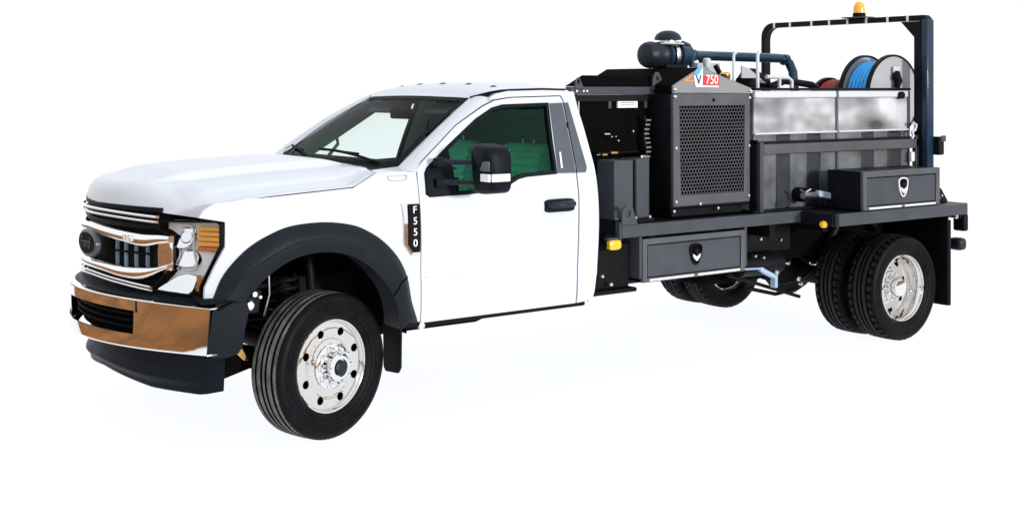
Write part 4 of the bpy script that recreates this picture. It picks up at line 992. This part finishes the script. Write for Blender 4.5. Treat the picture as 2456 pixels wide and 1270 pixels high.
for a, b in ((TX0+.005, XM-.012), (XM+.014, TX1-.03)):
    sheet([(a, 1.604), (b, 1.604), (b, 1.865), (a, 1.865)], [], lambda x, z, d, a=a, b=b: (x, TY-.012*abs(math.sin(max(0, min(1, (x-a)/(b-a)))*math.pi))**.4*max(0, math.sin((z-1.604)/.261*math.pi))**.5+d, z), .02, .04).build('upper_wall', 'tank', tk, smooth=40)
    MB().box((a, TY-.016, 1.868), (b, TY+.02, TZ1-.012)).build('rim', 'pvc', tk, bevel=.01)
    MB().box((a-.003, TY-.020, 1.596), (b+.003, TY+.01, 1.611)).build('ledge', 'pvc', tk, bevel=.004)
MB().box((XM-.010, TY-.014, TZ0), (XM+.012, TY+.03, TZ1)).build('seam_post', 'bplate', tk, bevel=.004)
MB().box((TX1-.028, TY-.010, TZ0), (TX1+.002, TY+.05, TZ1-.02)).build('end_post', 'powder', tk, bevel=.01)
MB().box((TX0, TY-.018, TZ1-.010), (TX1, TY+.06, TZ1+.010)).build('top_angle', 'powder_black', tk, bevel=.003)
MB().box((TX0+.05, TY+.07, TZ1-.006), (4.90, .70, TZ1+.006)).build('lid', 'powder_black', tk, bevel=.004)
# cradle
MB().box((3.72, TY-.075, 1.452), (5.575, TY-.03, 1.528)).build('restraint_beam', 'guard', tk, bevel=.006)
for x in (3.70, 5.56):
    MB().box((x-.02, TY-.075, 1.026), (x+.018, TY-.033, 1.545 if x < 4 else 1.56)).build('cradle_post', 'powder', tk, bevel=.005)
MB().box((3.66, TY-.06, 1.026), (3.678, TY+.02, 1.56)).build('cradle_post', 'powder_black', tk, bevel=.003)
MB().box((3.66, TY-.070, 1.5295), (5.60, TY-.022, 1.548)).build('top_strap', 'powder_black', tk, bevel=.003)
MB().box((3.62, -.82, 1.026), (5.60, .82, 1.039)).build('cradle_base', 'powder_black', tk)
# drain valve
MB().cyl((4.16, TY-.10, 1.135), (4.16, TY+.03, 1.135), .055, n=20).build('drain_flange', 'trim_dark', tk, smooth=40)
MB().cyl((4.10, TY-.115, 1.135), (4.30, TY-.115, 1.128), .026, n=16).build('drain_valve', 'steel', tk, smooth=40)
MB().tube([(4.06, TY-.13, 1.18), (4.09, TY-.13, 1.165), (4.11, TY-.13, 1.15), (4.13, TY-.13, 1.165), (4.17, TY-.13, 1.18)], .008, 8).build('valve_handle', 'steel', tk, smooth=60)
MB().bar((4.26, TY-.115, 1.145), (4.60, TY-.20, 1.075), .05, .048).build('drain_chute', 'pale_blue', tk, bevel=.006)
MB().box((5.50, TY-.060, 1.34), (5.56, TY-.03, 1.42)).build('valve_tag', 'white_label', tk, bevel=.008)
MB().tube([(5.50, TY-.07, 1.66), (5.55, TY-.07, 1.64), (5.53, TY-.07, 1.60), (5.49, TY-.07, 1.585), (5.51, TY-.07, 1.55), (5.48, TY-.07, 1.53)], .012, 8).build('tie_strap', 'pvc', tk, smooth=60)
# pale tubes and fittings on top
for pts, r in (([(3.90, -.60, 1.94), (3.90, -.60, 2.19), (3.93, -.58, 2.215), (4.02, -.50, 2.215)], .013), ([(3.62+.02, -.60, 1.95), (3.64, -.60, 2.18), (3.67, -.58, 2.21), (3.75, -.52, 2.21)], .011), ([(4.05, -.55, 2.03), (4.30, -.55, 2.025), (4.34, -.55, 2.0), (4.34, -.55, 1.945)], .016), ([(4.20, -.55, 2.02), (4.20, -.55, 1.945)], .014)):
    MB().tube(pts, r, 10).build('vent_pipe', 'pvc', tk, smooth=60)
MB().cyl((3.95, -.45, 1.94), (3.95, -.45, 2.02), .09, n=20).build('manway', 'trim_dark', tk, smooth=40)
MB().prism([(4.00,1.945),(4.42,1.945),(4.36,2.02),(4.20,2.10),(4.14,2.10)], -.30, -.22).build('pump_guard', 'powder_black', tk, bevel=.006)
MB().prism([(4.02,2.0),(4.30,1.98),(4.10,2.10),(4.02,2.12)], -.325, -.31).build('guard_plate', 'reel', tk, bevel=.003)
MB().box((3.70, -.16, 1.95), (3.95, -.12, 2.14)).build('guard_plate', 'reel', tk, bevel=.003)
MB().tube([(4.3, -.35, 1.95), (4.45, -.38, 2.0), (4.60, -.36, 1.99), (4.75, -.40, 1.97), (4.85, -.36, 1.95)], .028, 10).build('suction_hose', 'rubber', tk, smooth=60)
MB().tube([(3.75, -.30, 2.12), (3.80, -.33, 2.02), (3.86, -.36, 1.96)], .02, 10).build('suction_hose', 'rubber', tk, smooth=60)
MB().lathe([(0, 2.005), (.03, 2.005), (.04, 2.02), (.04, 2.05), (.028, 2.062), (0, 2.064)], (3.60, -.55, 0), 'z', 14).build('brass_cap', 'brass', tk, smooth=40)

# ------------------------------------------------------------------ hose reels
def reel(name, cx_, y0, y1, cz_, r, label, hose_m, disc_m, hose_r):
    t = thing(name, (cx_, (y0+y1)/2, cz_-r), label, 'hose reel', 'hose reels behind the tank')
    for y in (y0, y1):
        MB().lathe([(0, -.006), (r-.02, -.006), (r-.006, -.014), (r, -.010), (r, .010), (r-.006, .014), (r-.02, .006), (0, .006)], (cx_, y, cz_), 'y', 64).build('disc', disc_m, t, smooth=40)
        MB().lathe([(r-.012, -.016), (r+.004, -.018), (r+.006, .018), (r-.012, .016)], (cx_, y, cz_), 'y', 64).build('disc_rim', 'powder_black', t, smooth=40)
    MB().cyl((cx_, y0, cz_), (cx_, y1, cz_), .10, n=24).build('drum', 'powder_black', t, smooth=40)
    ln = abs(y1-y0)-.05; k = int(ln/.036)
    hs = MB(); L_ = []
    for layer in range(3):
        rr = hose_r-.032*(2-layer)
        turns = k-layer % 2
        for i in range(turns*24+1):
            a = 2*math.pi*i/24; yy = min(y0, y1)+.03+(ln*i/(turns*24)) if layer % 2 == 0 else max(y0, y1)-.03-(ln*i/(turns*24))
            L_.append((cx_+rr*math.cos(a), yy, cz_+rr*math.sin(a)))
    hs.tube(L_, .0175, 8); hs.build('hose', hose_m, t, smooth=60)
    return t
rl1 = reel('hose_reel', 5.405, -.70, -.425, 1.885, .330, 'grey plate hose reel with bright blue hose beside the rear hoop', 'hose', 'reel', .265)
MB().box((5.36, -.735, 1.50), (5.45, -.722, 1.75)).build('stand', 'powder_black', rl1)
MB().box((5.42, -.718, 1.60), (5.57, -.700, 1.90)).build('stand_plate', 'bplate', rl1, bevel=.004)
sw_ = MB().cyl((5.405, -.70, 1.885), (5.405, -.80, 1.885), .03, n=14); sw_.build('axle', 'powder_black', rl1, smooth=40)
MB().box((5.375, -.735, 2.07), (5.455, -.716, 2.12)).build('swivel_bracket', 'pvc', rl1, bevel=.004)
MB().tube([(5.41, -.735, 2.08), (5.40, -.74, 2.03), (5.42, -.745, 2.0), (5.40, -.745, 1.95)], [.026, .038, .034, .022], 10).build('swivel_joint', 'trim_dark', rl1, smooth=50)
MB().box((5.41, -.750, 1.90), (5.44, -.738, 2.0)).build('lever', 'steel', rl1, bevel=.003)
rl2 = reel('hose_reel', 5.33, -.34, -.10, 1.775, .255, 'dark red hose reel half hidden behind the blue hose reel', 'red', 'red', .225)
MB().box((5.25, -.36, 1.462), (5.41, -.08, 1.52)).build('stand', 'powder_black', rl2)
